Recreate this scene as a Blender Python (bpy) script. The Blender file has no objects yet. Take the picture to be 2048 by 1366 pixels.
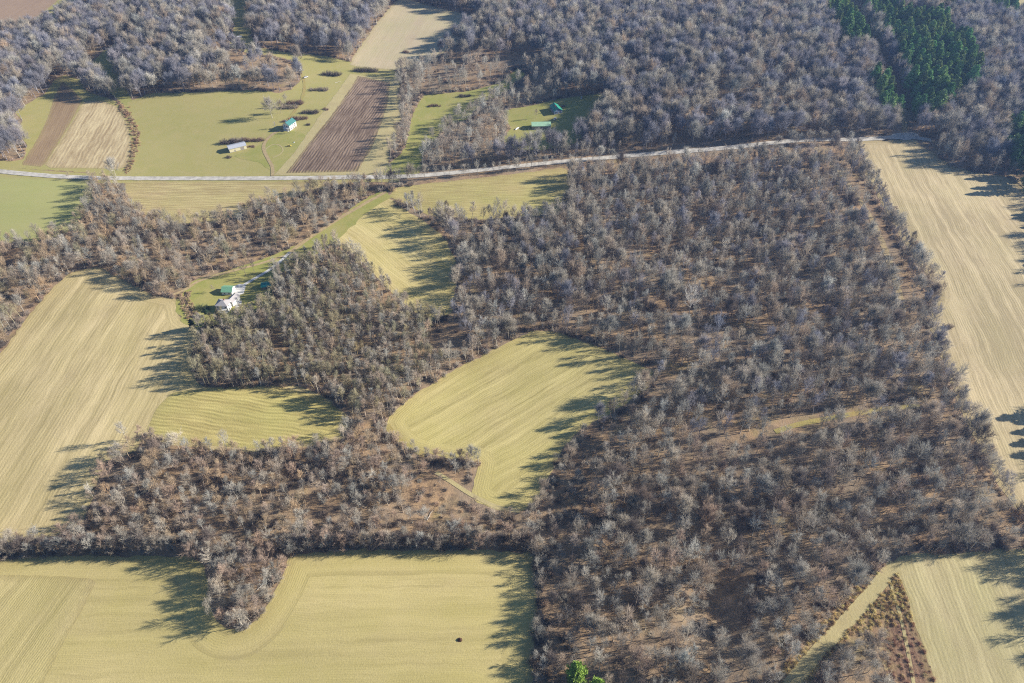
import bpy, math, random
import numpy as np
from mathutils import Vector, geometry
R = math.radians
random.seed(7); rng = np.random.default_rng(7)
S = bpy.context.scene
COL = S.collection

# ------------------------------------------------------------------ camera, sky, sun, exposure
H = 330.0; FPX = 1430.0; TH = R(43.0)
cam = bpy.data.cameras.new('camera'); cam.sensor_width = 36; cam.lens = 36*FPX/2048
cam.clip_start = 1; cam.clip_end = 20000
co = bpy.data.objects.new('camera', cam); COL.objects.link(co)
co.location = (0, 0, H); co.rotation_euler = (R(90)-TH, 0, 0); S.camera = co
SUN_EL = R(24); SUN_AZ = R(9.0)      # azimuth measured from +x towards +y
sd = Vector((math.cos(SUN_EL)*math.cos(SUN_AZ), math.cos(SUN_EL)*math.sin(SUN_AZ), math.sin(SUN_EL)))
w = bpy.data.worlds.new('World'); S.world = w; w.use_nodes = True
nt = w.node_tree; nt.nodes.clear()
sk = nt.nodes.new('ShaderNodeTexSky'); sk.sky_type = 'NISHITA'; sk.sun_disc = False
sk.sun_elevation = SUN_EL; sk.sun_rotation = math.atan2(sd.x, sd.y); sk.air_density = 1.2; sk.dust_density = 0.4; sk.ozone_density = 5.0
bg = nt.nodes.new('ShaderNodeBackground'); bg.inputs[1].default_value = 0.052
ow = nt.nodes.new('ShaderNodeOutputWorld')
nt.links.new(sk.outputs[0], bg.inputs[0]); nt.links.new(bg.outputs[0], ow.inputs[0])
sl = bpy.data.lights.new('sun', 'SUN'); sl.energy = 5.0; sl.angle = R(0.5); sl.color = (1.0, 0.93, 0.82)
so = bpy.data.objects.new('sun', sl); COL.objects.link(so); so.rotation_euler = sd.to_track_quat('Z', 'Y').to_euler(); so.location = (300, 0, 500)
S.view_settings.view_transform = 'Standard'; S.view_settings.look = 'None'; S.view_settings.gamma = 1
S.view_settings.exposure = 0.98
S.cycles.max_bounces = 4; S.cycles.diffuse_bounces = 2; S.cycles.glossy_bounces = 1; S.cycles.transmission_bounces = 1
S.cycles.volume_bounces = 0; S.cycles.volume_step_rate = 10
S.cycles.caustics_reflective = False; S.cycles.caustics_refractive = False
S.render.use_persistent_data = False; S.cycles.use_denoising = False; S.cycles.pixel_filter_type = 'BLACKMAN_HARRIS'; S.cycles.filter_width = 1.15

# ------------------------------------------------------------------ terrain and picture <-> ground
CT, ST = math.cos(TH), math.sin(TH)
def terr(x, y):
    x = np.asarray(x, float); y = np.asarray(y, float)
    z = 1.8*np.sin(x/95+1.0)*np.cos(y/130) + 1.2*np.sin((x+y)/60)
    for cx, cy, a, s in ((230, 820, 16, 120), (-330, 900, 10, 90), (330, 380, 5, 80), (150, 300, 4, 70), (500, 900, 10, 150), (-90, 900, -5, 110), (20, 560, 3, 60)):
        z = z + a*np.exp(-((x-cx)**2+(y-cy)**2)/(2*s*s))
    z = z - 7*np.exp(-((x-101)**2/(2*9.**2)+(y-163)**2/(2*20.**2))) - 4*np.exp(-((x-92)**2/(2*25.**2)+(y-128)**2/(2*9.**2)))
    f = np.clip((np.hypot(x, y-500)-1400)/600, 0, 1)
    return z*(1-f)
def ground(px, py, up=0.0):
    px = np.asarray(px, float); py = np.asarray(py, float)
    u = (px-1024)/FPX; v = (py-683)/FPX
    dx = u; dy = CT - v*ST; dz = -ST - v*CT
    z = np.zeros_like(u)
    for _ in range(12):
        t = (H - z - up)/(-dz)
        z = terr(dx*t, dy*t)
    t = (H - z - up)/(-dz)
    return dx*t, dy*t, z
def project(x, y, z):
    x = np.asarray(x, float); y = np.asarray(y, float); zz = np.asarray(z, float) - H
    d = y*CT - zz*ST
    v = -(y*ST + zz*CT)
    d = np.where(d > 1, d, 1)
    return 1024+FPX*x/d, 683+FPX*v/d, d
def G(px, py, dz=0.0):
    x, y, z = ground(px, py); return Vector((float(x), float(y), float(z)+dz))
def gp(poly):
    a = np.array(poly, float); x, y, z = ground(a[:, 0], a[:, 1]); return np.stack([x, y], 1)
def inside(px, py, poly):
    poly = np.asarray(poly, float); r = np.zeros(np.shape(px), bool); n = len(poly); j = n-1
    for i in range(n):
        xi, yi = poly[i]; xj, yj = poly[j]
        if yi != yj:
            c = ((yi > py) != (yj > py)) & (px < (xj-xi)*(py-yi)/(yj-yi)+xi)
            r ^= c
        j = i
    return r
def edgedist(P, poly):
    poly = np.asarray(poly); d = np.full(len(P), 1e9); n = len(poly)
    for i in range(n):
        a = poly[i]; b = poly[(i+1) % n]; ab = b-a; t = np.clip(((P-a)@ab)/(ab@ab+1e-9), 0, 1)
        d = np.minimum(d, np.hypot(*(P-(a+t[:, None]*ab)).T))
    return d
def smooth(poly, it=2, closed=True, k=.25):
    p = np.asarray(poly, float)
    for _ in range(it):
        q = []
        n = len(p)
        for i in range(n if closed else n-1):
            a, b = p[i], p[(i+1) % n]
            q += [a*(1-k)+b*k, a*k+b*(1-k)]
        if not closed: q = [p[0]]+q+[p[-1]]
        p = np.array(q)
    return p

# ------------------------------------------------------------------ tagging
def tag(o, label=None, cat=None, group=None, kind=None):
    if label: o['label'] = label
    if cat: o['category'] = cat
    if group: o['group'] = group
    if kind: o['kind'] = kind
    return o
def link(o, parent=None):
    COL.objects.link(o)
    if parent: o.parent = parent
    return o
def empty(name, loc, rz=0):
    o = bpy.data.objects.new(name, None); COL.objects.link(o); o.location = loc; o.rotation_euler = (0, 0, rz); o.empty_display_size = .5
    return o
def mesh(name, V, F, mats=(), mi=None, sm=False):
    me = bpy.data.meshes.new(name)
    me.from_pydata([tuple(map(float, v)) for v in V], [], [tuple(map(int, f)) for f in F])
    for m in mats: me.materials.append(m)
    if mi is not None: me.polygons.foreach_set('material_index', np.asarray(mi, np.int32))
    if sm: me.polygons.foreach_set('use_smooth', np.ones(len(F), bool))
    me.update()
    return me

# ------------------------------------------------------------------ node helper
class N:
    def __init__(s, name):
        s.m = bpy.data.materials.new(name); s.m.use_nodes = True; s.t = s.m.node_tree; s.t.nodes.clear()
        s.out = s.t.nodes.new('ShaderNodeOutputMaterial'); s.b = s.t.nodes.new('ShaderNodeBsdfPrincipled')
        s.b.inputs['Roughness'].default_value = .9; s.b.inputs['Specular IOR Level'].default_value = .12
        s.t.links.new(s.b.outputs[0], s.out.inputs[0])
    def put(s, sock, v):
        if isinstance(v, bpy.types.NodeSocket): s.t.links.new(v, sock)
        elif v is not None:
            if isinstance(v, (tuple, list)) and len(v) == 3 and sock.type == 'RGBA': v = (*v, 1)
            sock.default_value = v
    def math(s, op, a, b=None, clamp=False):
        n = s.t.nodes.new('ShaderNodeMath'); n.operation = op; n.use_clamp = clamp
        s.put(n.inputs[0], a)
        if b is not None: s.put(n.inputs[1], b)
        return n.outputs[0]
    def attr(s, name, typ='GEOMETRY'):
        n = s.t.nodes.new('ShaderNodeAttribute'); n.attribute_name = name; n.attribute_type = typ; return n
    def vec(s, x, y, z=0.0):
        n = s.t.nodes.new('ShaderNodeCombineXYZ'); s.put(n.inputs[0], x); s.put(n.inputs[1], y); s.put(n.inputs[2], z); return n.outputs[0]
    def noise(s, v, scale=1, detail=3, rough=.6, dist=0):
        n = s.t.nodes.new('ShaderNodeTexNoise'); s.put(n.inputs['Vector'], v); n.inputs['Scale'].default_value = scale
        n.inputs['Detail'].default_value = detail; n.inputs['Roughness'].default_value = rough; n.inputs['Distortion'].default_value = dist
        return n.outputs['Fac']
    def ramp(s, f, lo, hi, a=0., b=1.):
        n = s.t.nodes.new('ShaderNodeMapRange'); s.put(n.inputs[0], f); n.inputs[1].default_value = lo; n.inputs[2].default_value = hi
        n.inputs[3].default_value = a; n.inputs[4].default_value = b; return n.outputs[0]
    def mix(s, f, a, b, mode='MIX'):
        n = s.t.nodes.new('ShaderNodeMix'); n.data_type = 'RGBA'; n.blend_type = mode; n.clamp_factor = True
        s.put(n.inputs[0], f); s.put(n.inputs[6], a); s.put(n.inputs[7], b); return n.outputs[2]
    def fmix(s, f, a, b):
        n = s.t.nodes.new('ShaderNodeMix'); n.data_type = 'FLOAT'; s.put(n.inputs[0], f); s.put(n.inputs[2], a); s.put(n.inputs[3], b); return n.outputs[0]
    def pos(s):
        return s.t.nodes.new('ShaderNodeNewGeometry').outputs['Position']
    def bump(s, h, dist, strength=1.0):
        n = s.t.nodes.new('ShaderNodeBump'); n.inputs['Distance'].default_value = dist; n.inputs['Strength'].default_value = strength
        s.put(n.inputs['Height'], h); s.t.links.new(n.outputs[0], s.b.inputs['Normal'])
    def col(s, c): s.put(s.b.inputs['Base Color'], c)

def plain(name, c, rough=.7, var=.12, scale=3, spec=.3):
    n = N(name); g = n.noise(n.pos(), scale, 3)
    n.col(n.mix(n.ramp(g, .3, .7), tuple(x*(1-var) for x in c), tuple(min(1, x*(1+var)) for x in c)))
    n.b.inputs['Roughness'].default_value = rough; n.b.inputs['Specular IOR Level'].default_value = spec
    return n.m

def field_mat(name, c1, c2, cg=None, gamt=.5, space=1.2, rowamt=.35, passw=7., passamt=.5, bump=.12, grain=.35, head=0., seed=0.0, sinamt=.16):
    """crop field: c1 = pale straw, c2 = darker soil/stubble, cg = green regrowth; rowc/rowl = metres across/along the rows"""
    n = N(name)
    rc = n.attr('rowc').outputs['Fac']; rl = n.attr('rowl').outputs['Fac']; ed = n.attr('edged').outputs['Fac']
    p = n.pos()
    wob = n.math('MULTIPLY', n.math('SUBTRACT', n.noise(p, .035, 2), .5), 5.0)
    rc = n.math('ADD', rc, wob)
    if head:
        wob2 = n.math('MULTIPLY', n.math('SUBTRACT', n.noise(p, .03, 2), .5), 6.0)
        isH = n.math('LESS_THAN', n.math('ADD', ed, wob2), head)
        rc = n.fmix(isH, rc, ed)
        rl = n.fmix(isH, rl, n.math('MULTIPLY', n.noise(p, .01, 1), 100))
    passes = n.noise(n.vec(n.math('MULTIPLY', rc, 1/passw), n.math('MULTIPLY', rl, .006), seed), 1, 4, .65)
    fine = n.noise(n.vec(n.math('MULTIPLY', rc, 1/space), n.math('MULTIPLY', rl, .05), seed+3), 1, 2, .6)
    sine = n.math('SINE', n.math('MULTIPLY', rc, 2*math.pi/space))
    brk = n.ramp(n.noise(p, .06, 3), .35, .6)
    rows = n.math('MULTIPLY', n.math('MULTIPLY', sine, sinamt), brk)
    mid = n.noise(n.vec(n.math('MULTIPLY', rc, 1/2.4), n.math('MULTIPLY', rl, .012), seed+5), 1, 3, .6)
    patch = n.noise(p, .018, 4, .6)
    gr = n.noise(p, 1.3, 4, .75)
    f = n.math('ADD', n.math('MULTIPLY', n.math('SUBTRACT', passes, .5), 2.6*passamt), n.math('MULTIPLY', n.math('SUBTRACT', fine, .5), 1.8*rowamt))
    f = n.math('ADD', f, n.math('MULTIPLY', rows, rowamt*.8))
    f = n.math('ADD', f, n.math('MULTIPLY', n.math('SUBTRACT', mid, .5), 1.6*rowamt))
    f = n.math('ADD', f, n.math('MULTIPLY', n.math('SUBTRACT', gr, .5), 3.6*grain))
    f = n.math('ADD', f, n.math('MULTIPLY', n.math('SUBTRACT', patch, .5), 1.0))
    tram = n.math('LESS_THAN', n.math('ABSOLUTE', n.math('SUBTRACT', n.math('FRACT', n.math('MULTIPLY', rc, 1/27.0)), .5)), .022)
    f = n.math('ADD', f, n.math('MULTIPLY', n.math('MULTIPLY', tram, n.ramp(n.noise(p, .05, 2), .4, .6)), -.38))
    f = n.math('ADD', f, n.math('MULTIPLY', n.math('SUBTRACT', n.noise(p, .007, 3, .6, .6), .5), 1.3))
    f = n.math('ADD', f, .47, clamp=True)
    c = n.mix(f, c2, c1)
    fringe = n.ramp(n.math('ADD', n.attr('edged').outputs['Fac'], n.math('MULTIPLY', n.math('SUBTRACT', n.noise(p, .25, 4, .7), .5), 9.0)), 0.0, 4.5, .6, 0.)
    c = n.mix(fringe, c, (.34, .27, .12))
    if cg:
        p2 = n.noise(n.vec(n.math('MULTIPLY', rc, .05), n.math('MULTIPLY', rl, .012), seed+9), 1, 4, .6)
        gm = n.math('MULTIPLY', n.ramp(n.math('ADD', n.math('MULTIPLY', p2, .5), n.math('MULTIPLY', n.noise(p, .03, 4), .5)), .38, .62), gamt)
        c = n.mix(gm, c, cg)
    n.col(c)
    n.bump(n.math('ADD', n.math('MULTIPLY', rows, 1.2), n.math('MULTIPLY', gr, 1.5)), bump, .8)
    return n.m

def grass_mat(name, c1, c2, c3, bump=.1, s=.02):
    n = N(name); p = n.pos()
    a = n.ramp(n.noise(p, s, 5, .65), .35, .65); b = n.noise(p, .9, 4, .75); d = n.ramp(n.noise(p, .07, 4, .6, .5), .45, .75)
    c = n.mix(a, c1, c2); c = n.mix(n.math('MULTIPLY', d, .7), c, c3)
    c = n.mix(n.ramp(b, .3, .7, .0, .35), c, tuple(x*.45 for x in c1))
    n.col(c); n.bump(b, bump, .8)
    return n.m

# ------------------------------------------------------------------ sheets laid on the terrain
LAYER = [0]
def ragged(P, amp=1.1, seg=3.5):
    E = []
    for i in range(len(P)):
        a, b = P[i], P[(i+1) % len(P)]; L = np.hypot(*(b-a)); k = max(1, int(L/seg)); nn = np.array([-(b-a)[1], (b-a)[0]])/(L+1e-6)
        for q in range(k): E.append(a+(b-a)*q/k+nn*(rng.normal(0, amp*.55) if q else 0)*min(1, L/12 if amp > .6 else 1))
    return np.array(E)
def sheet(name, polyg, mat, lift, step=6., rowdir=None, label=None, kind='structure', rag=0):
    """polygon in ground coordinates meshed on the terrain"""
    P = np.asarray(polyg, float)
    # resample the edge so it follows the terrain
    E = []
    for i in range(len(P)):
        a, b = P[i], P[(i+1) % len(P)]; k = max(1, int(np.hypot(*(b-a))/step))
        for q in range(k): E.append(a+(b-a)*q/k)
    E = ragged(P, rag) if rag else np.array(E); x0, y0 = P.min(0); x1, y1 = P.max(0)
    gx, gy = np.meshgrid(np.arange(x0+step/2, x1, step), np.arange(y0+step/2, y1, step))
    Q = np.stack([gx.ravel(), gy.ravel()], 1)
    Q = Q[inside(Q[:, 0], Q[:, 1], E)]
    if len(Q): Q = Q[edgedist(Q, P) > step*.35]
    A = np.vstack([E, Q]) if len(Q) else E
    ne = len(E)
    r = geometry.delaunay_2d_cdt([Vector(p) for p in A], [(i, (i+1) % ne) for i in range(ne)], [], 1, 1e-4)
    V = np.array([tuple(v) for v in r[0]]); F = r[2]
    Z = terr(V[:, 0], V[:, 1]) + lift
    me = mesh(name, np.column_stack([V, Z]), F, [mat], sm=True)
    # upward faces
    if me.polygons and me.polygons[0].normal.z < 0: me.flip_normals()
    if rowdir is not None:
        d = np.array(rowdir, float); d /= np.hypot(*d); nn = np.array([-d[1], d[0]])
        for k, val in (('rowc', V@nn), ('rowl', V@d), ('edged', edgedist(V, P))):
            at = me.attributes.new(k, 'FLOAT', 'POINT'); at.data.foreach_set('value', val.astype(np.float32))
    o = bpy.data.objects.new(name, me); COL.objects.link(o); tag(o, kind=kind)
    if label: o['label'] = label
    return o
def rowdir(a, b):
    q = gp([a, b]); return q[1]-q[0]
def ribbon(name, pts, width, mat, lift, px=True, wob=0.0):
    p = smooth(gp(pts) if px else pts, 2, False)
    t = np.gradient(p, axis=0); t /= np.hypot(t[:, 0], t[:, 1])[:, None]; nn = np.stack([-t[:, 1], t[:, 0]], 1)
    ww = width/2*(1+wob*rng.uniform(-1, 1, len(p)))[:, None]
    poly = np.vstack([p+nn*ww, (p-nn*ww)[::-1]])
    return sheet(name, poly, mat, lift, step=5., rag=.25 if 'road' in name else .5)

# ground: one sheet to the horizon
def axis(lo, hi, step, far):
    a = list(np.arange(lo, hi+step/2, step)); d = step
    l = [a[0]]; r = [a[-1]]
    while r[-1]-hi < far: d *= 1.35; r.append(r[-1]+d); l.append(l[-1]-d)
    return np.array(l[1:][::-1]+a+r[1:])
gxs = axis(-1100, 1100, 8, 6000); gys = axis(20, 1400, 8, 6000)
GX, GY = np.meshgrid(gxs, gys); nx_, ny_ = len(gxs), len(gys)
GV = np.column_stack([GX.ravel(), GY.ravel(), terr(GX.ravel(), GY.ravel())])
idx = np.arange(nx_*ny_).reshape(ny_, nx_)
GF = np.stack([idx[:-1, :-1].ravel(), idx[:-1, 1:].ravel(), idx[1:, 1:].ravel(), idx[1:, :-1].ravel()], 1)
n = N('leaf_litter_ground'); p = n.pos()
a = n.ramp(n.noise(p, .02, 4), .35, .65); b = n.ramp(n.noise(p, .11, 5, .7), .35, .7); g = n.noise(p, 1.1, 4, .8)
c = n.mix(a, (.56, .37, .21), (.34, .23, .14)); c = n.mix(n.math('MULTIPLY', b, .55), c, (.33, .24, .12))
c = n.mix(n.math('MULTIPLY', n.ramp(n.noise(p, .045, 4), .55, .7), .5), c, (.30, .28, .10))
c = n.mix(n.math('MULTIPLY', n.ramp(n.noise(p, .16, 4, .7), .46, .62), .7), c, (.17, .12, .085))
c = n.mix(n.math('MULTIPLY', n.ramp(n.noise(p, .03, 4), .42, .62), .55), c, (.36, .30, .22))
c = n.mix(n.ramp(g, .35, .75, 0., .5), c, (.09, .06, .045)); n.col(c); n.bump(g, .35, .9)
o = bpy.data.objects.new('ground', mesh('ground', GV, GF, [n.m], sm=True)); COL.objects.link(o); tag(o, kind='structure')

STR1 = (.62, .52, .27); STR2 = (.36, .29, .13)
M = {}
M['road'] = plain('pale_gravel', (.50, .47, .42), .95, .28, .25, .1)
M['track'] = plain('dirt_track', (.40, .31, .17), .95, .2, .5, .1)
M['pad'] = plain('white_gravel', (.66, .64, .60), .95, .1, 1.5, .1)
M['meadow'] = grass_mat('meadow_grass', (.38, .35, .12), (.43, .38, .15), (.46, .38, .17))
M['meadow2'] = grass_mat('green_grass', (.33, .33, .10), (.38, .36, .13), (.42, .36, .16))
M['lawn'] = grass_mat('lawn_grass', (.31, .32, .085), (.39, .36, .12), (.46, .38, .16), s=.04)
M['rough'] = grass_mat('rough_grass', (.42, .34, .12), (.36, .32, .11), (.38, .24, .11), .25, .05)
M['straw'] = grass_mat('straw_margin', (.52, .44, .22), (.47, .40, .20), (.42, .34, .18), .2, .08)

# ------------------------------------------------------------------ open land (picture coordinates of what lies open on the ground)
OPEN = []
def field(name, poly, mat, lift=.08, rows=None, sm=1, open_=True, label=None, step=6.):
    pp = smooth(poly, 1, True, .1) if sm else np.array(poly, float)
    if open_: OPEN.append(pp)
    return sheet(name, gp(pp), mat, lift, step, rowdir(*rows) if rows else None, label, rag=1.1 if open_ else .5)

# lower left: the big straw field
big = field_mat('straw_field_big', (.68, .55, .30), (.40, .32, .16), (.47, .40, .16), .35, 2.2, .6, 8, .95, .14, .30, head=9, seed=1)
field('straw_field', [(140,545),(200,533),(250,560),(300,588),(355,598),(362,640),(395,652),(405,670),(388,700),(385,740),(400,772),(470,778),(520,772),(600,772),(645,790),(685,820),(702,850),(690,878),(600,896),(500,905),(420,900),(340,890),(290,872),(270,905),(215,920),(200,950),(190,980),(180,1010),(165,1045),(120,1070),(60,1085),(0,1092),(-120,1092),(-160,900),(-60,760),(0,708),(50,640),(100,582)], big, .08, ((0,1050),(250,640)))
sub = field_mat('straw_field_rows', (.60, .50, .20), (.36, .29, .11), (.40, .38, .12), .5, 2.6, .95, 9, .35, .18, .25, seed=2, sinamt=.45)
field('striped_straw_patch', [(345,785),(420,776),(530,768),(640,792),(682,822),(694,868),(600,890),(500,898),(430,892),(345,880),(292,862),(315,815)], sub, .14, ((330,830),(620,870)), open_=False)
# bottom left field
bot = field_mat('near_straw_field', (.58, .48, .22), (.40, .33, .145), (.45, .39, .125), .5, 1.1, .35, 8, .9, .10, .5, head=14, seed=4)
field('near_straw_field', [(-200,1122),(0,1119),(150,1110),(380,1112),(408,1130),(418,1170),(420,1212),(432,1242),(455,1258),(488,1258),(515,1238),(538,1205),(562,1160),(578,1108),(700,1100),(850,1100),(960,1099),(1068,1102),(1074,1200),(1068,1300),(1062,1440),(-300,1440)], bot, .08, ((200,1200),(900,1195)))
bot2 = field_mat('near_straw_headland', (.58, .48, .23), (.37, .305, .14), (.44, .385, .13), .4, 1.2, .45, 6, .9, .14, .4, seed=5)
field('straw_headland', [(-250,1150),(60,1150),(195,1158),(165,1220),(120,1300),(70,1400),(60,1440),(-250,1440)], bot2, .14, ((60,1366),(200,1165)), open_=False)
# central field
cen = field_mat('centre_green_field', (.62, .52, .235), (.35, .29, .12), (.46, .41, .13), .45, 1.3, .6, 5, 1.0, .14, .35, head=10, seed=6)
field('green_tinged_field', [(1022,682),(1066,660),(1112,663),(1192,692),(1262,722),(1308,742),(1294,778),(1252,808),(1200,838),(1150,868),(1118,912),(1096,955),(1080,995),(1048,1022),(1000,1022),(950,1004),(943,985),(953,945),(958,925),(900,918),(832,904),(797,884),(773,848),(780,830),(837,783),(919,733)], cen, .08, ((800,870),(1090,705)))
# tall field
tal = field_mat('tall_straw_field', (.68, .56, .27), (.42, .34, .14), (.47, .42, .14), .45, 1.8, .6, 7, .9, .14, .3, head=6, seed=7)
field('slanting_straw_field', [(772,390),(800,412),(845,440),(885,470),(912,520),(912,570),(905,625),(872,645),(840,632),(800,602),(760,562),(720,520),(685,497),(655,484),(690,452),(735,412)], tal, .08, ((700,490),(845,612)))
# strips at the road
str1 = field_mat('stubble_by_road', (.56, .46, .23), (.32, .23, .12), (.40, .38, .13), .4, 2.8, .8, 8, .45, .16, .3, seed=8, sinamt=.45)
field('stubble_strip', [(250,362),(700,362),(705,368),(610,385),(565,402),(505,420),(470,440),(400,448),(330,446),(268,420),(250,392)], str1, .08, ((300,390),(500,392)))
str2 = field_mat('stubble_by_woods', (.54, .45, .20), (.33, .25, .11), (.38, .37, .11), .5, 2.6, .75, 8, .45, .16, .3, seed=9, sinamt=.45)
field('roadside_stubble_field', [(790,376),(860,366),(950,357),(1050,345),(1130,335),(1142,360),(1138,400),(1115,430),(1040,436),(960,440),(860,432),(810,408),(776,393)], str2, .08, ((850,390),(1050,385)))
field('green_field', [(-160,346),(-40,350),(185,362),(188,395),(170,430),(150,462),(100,480),(-40,490),(-160,490)], field_mat('green_crop', (.43, .40, .17), (.36, .35, .14), (.34, .37, .12), .5, 2.2, .25, 14, .5, .08, .3, seed=10), .08, ((0,400),(150,402)))
# upper left fields
field('pale_grass_field', [(108,160),(130,150),(158,160),(178,186),(225,200),(258,212),(272,250),(279,290),(265,335),(258,351),(0,334),(-120,328),(-120,322),(45,322),(55,290),(34,262),(46,240),(28,225),(60,205),(90,188)], M['meadow'], .08)
field('brown_crop_strip', [(125,162),(148,182),(166,200),(128,268),(86,334),(42,330),(70,288),(95,238),(110,190)], field_mat('brown_strip', (.36, .26, .15), (.25, .17, .10), None, 0, 2.2, .5, 7, .4, .14, .3, seed=11), .14, ((70,320),(140,190)), open_=False)
field('combed_stubble_field', [(168,202),(205,202),(236,214),(256,250),(264,290),(254,338),(85,336),(128,270)], field_mat('combed', (.62, .51, .30), (.36, .27, .15), None, 0, 3.4, .9, 9, .5, .16, .4, seed=12, sinamt=.22), .14, ((120,330),(190,210)), open_=False)
field('far_grass_margin', [(-140,118),(0,82),(70,64),(112,52),(165,22),(215,-10),(240,-60),(100,-60),(-140,-60)], M['meadow'], .08)
field('far_ploughed_field', [(-140,100),(0,70),(62,45),(118,0),(135,-60),(-140,-60)], field_mat('ploughed_far', (.42, .30, .20), (.32, .22, .15), None, 0, 2.5, .3, 9, .4, .1, .3, seed=13), .14, ((0,60),(100,0)), open_=False)
# meadow and farmyard
field('meadow', [(252,206),(300,187),(400,184),(520,181),(555,186),(582,180),(600,162),(605,138),(585,122),(540,111),(495,106),(452,93),(464,78),(468,50),(456,20),(450,-60),(500,-60),(508,30),(502,72),(516,94),(560,103),(650,112),(695,122),(715,128),(760,130),(785,136),(795,146),(800,170),(800,250),(775,330),(765,350),(545,352),(252,352),(270,300),(280,270),(264,235)], M['meadow'], .08, sm=0)
field('farm_lawn', [(468,312),(500,300),(535,282),(560,262),(600,262),(615,275),(600,300),(560,340),(545,345),(520,325),(480,318)], M['lawn'], .14, open_=False)
field('straw_margin', [(548,351),(765,350),(772,335),(802,250),(800,172),(790,158),(700,148),(640,232),(590,304)], M['straw'], .20, sm=0, open_=False)
field('ploughed_field', [(716,152),(780,165),(776,205),(762,250),(742,300),(716,343),(572,347),(602,308),(662,233),(702,176)], field_mat('ploughed_soil', (.34, .25, .18), (.13, .088, .062), None, 0, 2.8, .8, 7, .3, .22, .45, seed=14, sinamt=.45), .26, ((600,340),(735,160)), sm=0, open_=False)
field('tan_hill_field', [(800,-6),(870,14),(955,34),(962,46),(930,72),(895,100),(855,128),(812,142),(700,132),(704,116),(733,76),(760,38)], field_mat('tan_hill', (.56, .46, .30), (.45, .36, .24), (.42, .40, .20), .5, 3, .3, 10, .5, .1, .3, seed=15), .12, ((720,110),(795,5)))
# lanes and clearings
field('grass_lane', [(150,168),(175,131),(215,96),(250,76),(266,50),(290,28),(302,32),(292,62),(268,88),(250,112),(236,134),(248,165),(266,205),(252,212),(230,196),(205,165),(182,150)], M['meadow2'], .08)
field('woodland_glade', [(845,190),(900,186),(950,180),(1000,166),(1036,135),(1052,148),(1015,182),(965,205),(938,236),(890,256),(868,284),(846,306),(842,346),(790,354),(768,354),(768,334),(798,312),(812,290),(824,232)], M['lawn'], .08)
field('house_lawn', [(1008,220),(1060,212),(1095,203),(1132,196),(1205,186),(1222,215),(1190,250),(1145,290),(1090,300),(1040,302),(1015,296),(1005,278),(1022,256),(1006,240)], M['lawn'], .08)
field('farmhouse_lane_grass', [(768,380),(786,393),(735,424),(682,474),(652,497),(622,516),(562,546),(552,575),(540,605),(505,630),(470,645),(430,652),(395,655),(362,645),(350,604),(368,582),(386,562),(440,546),(520,520),(600,488),(660,450),(720,403)], M['lawn'], .12)
# right side fields
big_r = field_mat('right_straw_field', (.62, .50, .30), (.38, .30, .17), (.45, .39, .19), .35, 1.7, .8, 6, 1.25, .14, .35, head=8, seed=16)
field('long_tan_field', [(1700,283),(1830,279),(1840,290),(1872,310),(1902,332),(1950,346),(2012,352),(2080,400),(2105,460),(2110,545),(2180,600),(2300,760),(2140,800),(2150,930),(2260,1090),(2150,1090),(2075,1065),(2025,1010),(1985,945),(1938,858),(1905,775),(1876,705),(1858,655),(1866,618),(1880,585),(1848,542),(1810,492),(1772,422),(1738,362),(1708,312)], big_r, .08, ((1800,420),(2010,900)))
bot_r = field_mat('corner_straw_field', (.60, .51, .28), (.40, .33, .18), (.44, .41, .17), .4, 2.0, .6, 6, .9, .12, .35, seed=17)
field('corner_straw_field', [(1782,1128),(1800,1112),(1850,1106),(1950,1104),(2060,1095),(2090,1150),(2130,1240),(2190,1440),(1888,1440),(1871,1366),(1843,1281),(1826,1241),(1806,1169),(1790,1138)], bot_r, .10, ((1840,1180),(1900,1366)))
scr = grass_mat('scrub_ground', (.46, .36, .17), (.30, .19, .11), (.34, .22, .13), .35, .1)
SCRUB = [(1783,1120),(1752,1138),(1690,1192),(1648,1240),(1626,1275),(1585,1312),(1550,1360),(1500,1440),(1580,1440),(1620,1366),(1660,1312),(1700,1272),(1730,1264),(1752,1275),(1762,1320),(1778,1366),(1790,1440),(1892,1440),(1871,1366),(1843,1281),(1826,1241),(1806,1169),(1794,1140)]
field('scrub_land', SCRUB, scr, .07)
field('tilled_strip', [(1783,1172),(1805,1172),(1825,1241),(1842,1281),(1869,1366),(1886,1440),(1800,1440),(1784,1366),(1772,1310),(1768,1262),(1776,1215)], field_mat('tilled_soil', (.30, .19, .12), (.16, .095, .06), None, 0, 2.2, .7, 5, .5, .2, .7, seed=21), .13, ((1790,1200),(1850,1366)), open_=False)
ribbon('grass_path', [(1790,1128),(1740,1190),(1700,1235),(1656,1282),(1601,1343),(1560,1400),(1535,1440)], 6.5, M['straw'], .22)
ribbon('scrub_path', [(1781,1165),(1803,1240),(1815,1300),(1828,1370),(1836,1430)], 1.6, M['straw'], .24)
field('distant_pale_field', [(2003,-60),(2160,-60),(2160,75),(2052,56),(2026,34),(2000,6)], M['straw'], .08)
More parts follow.
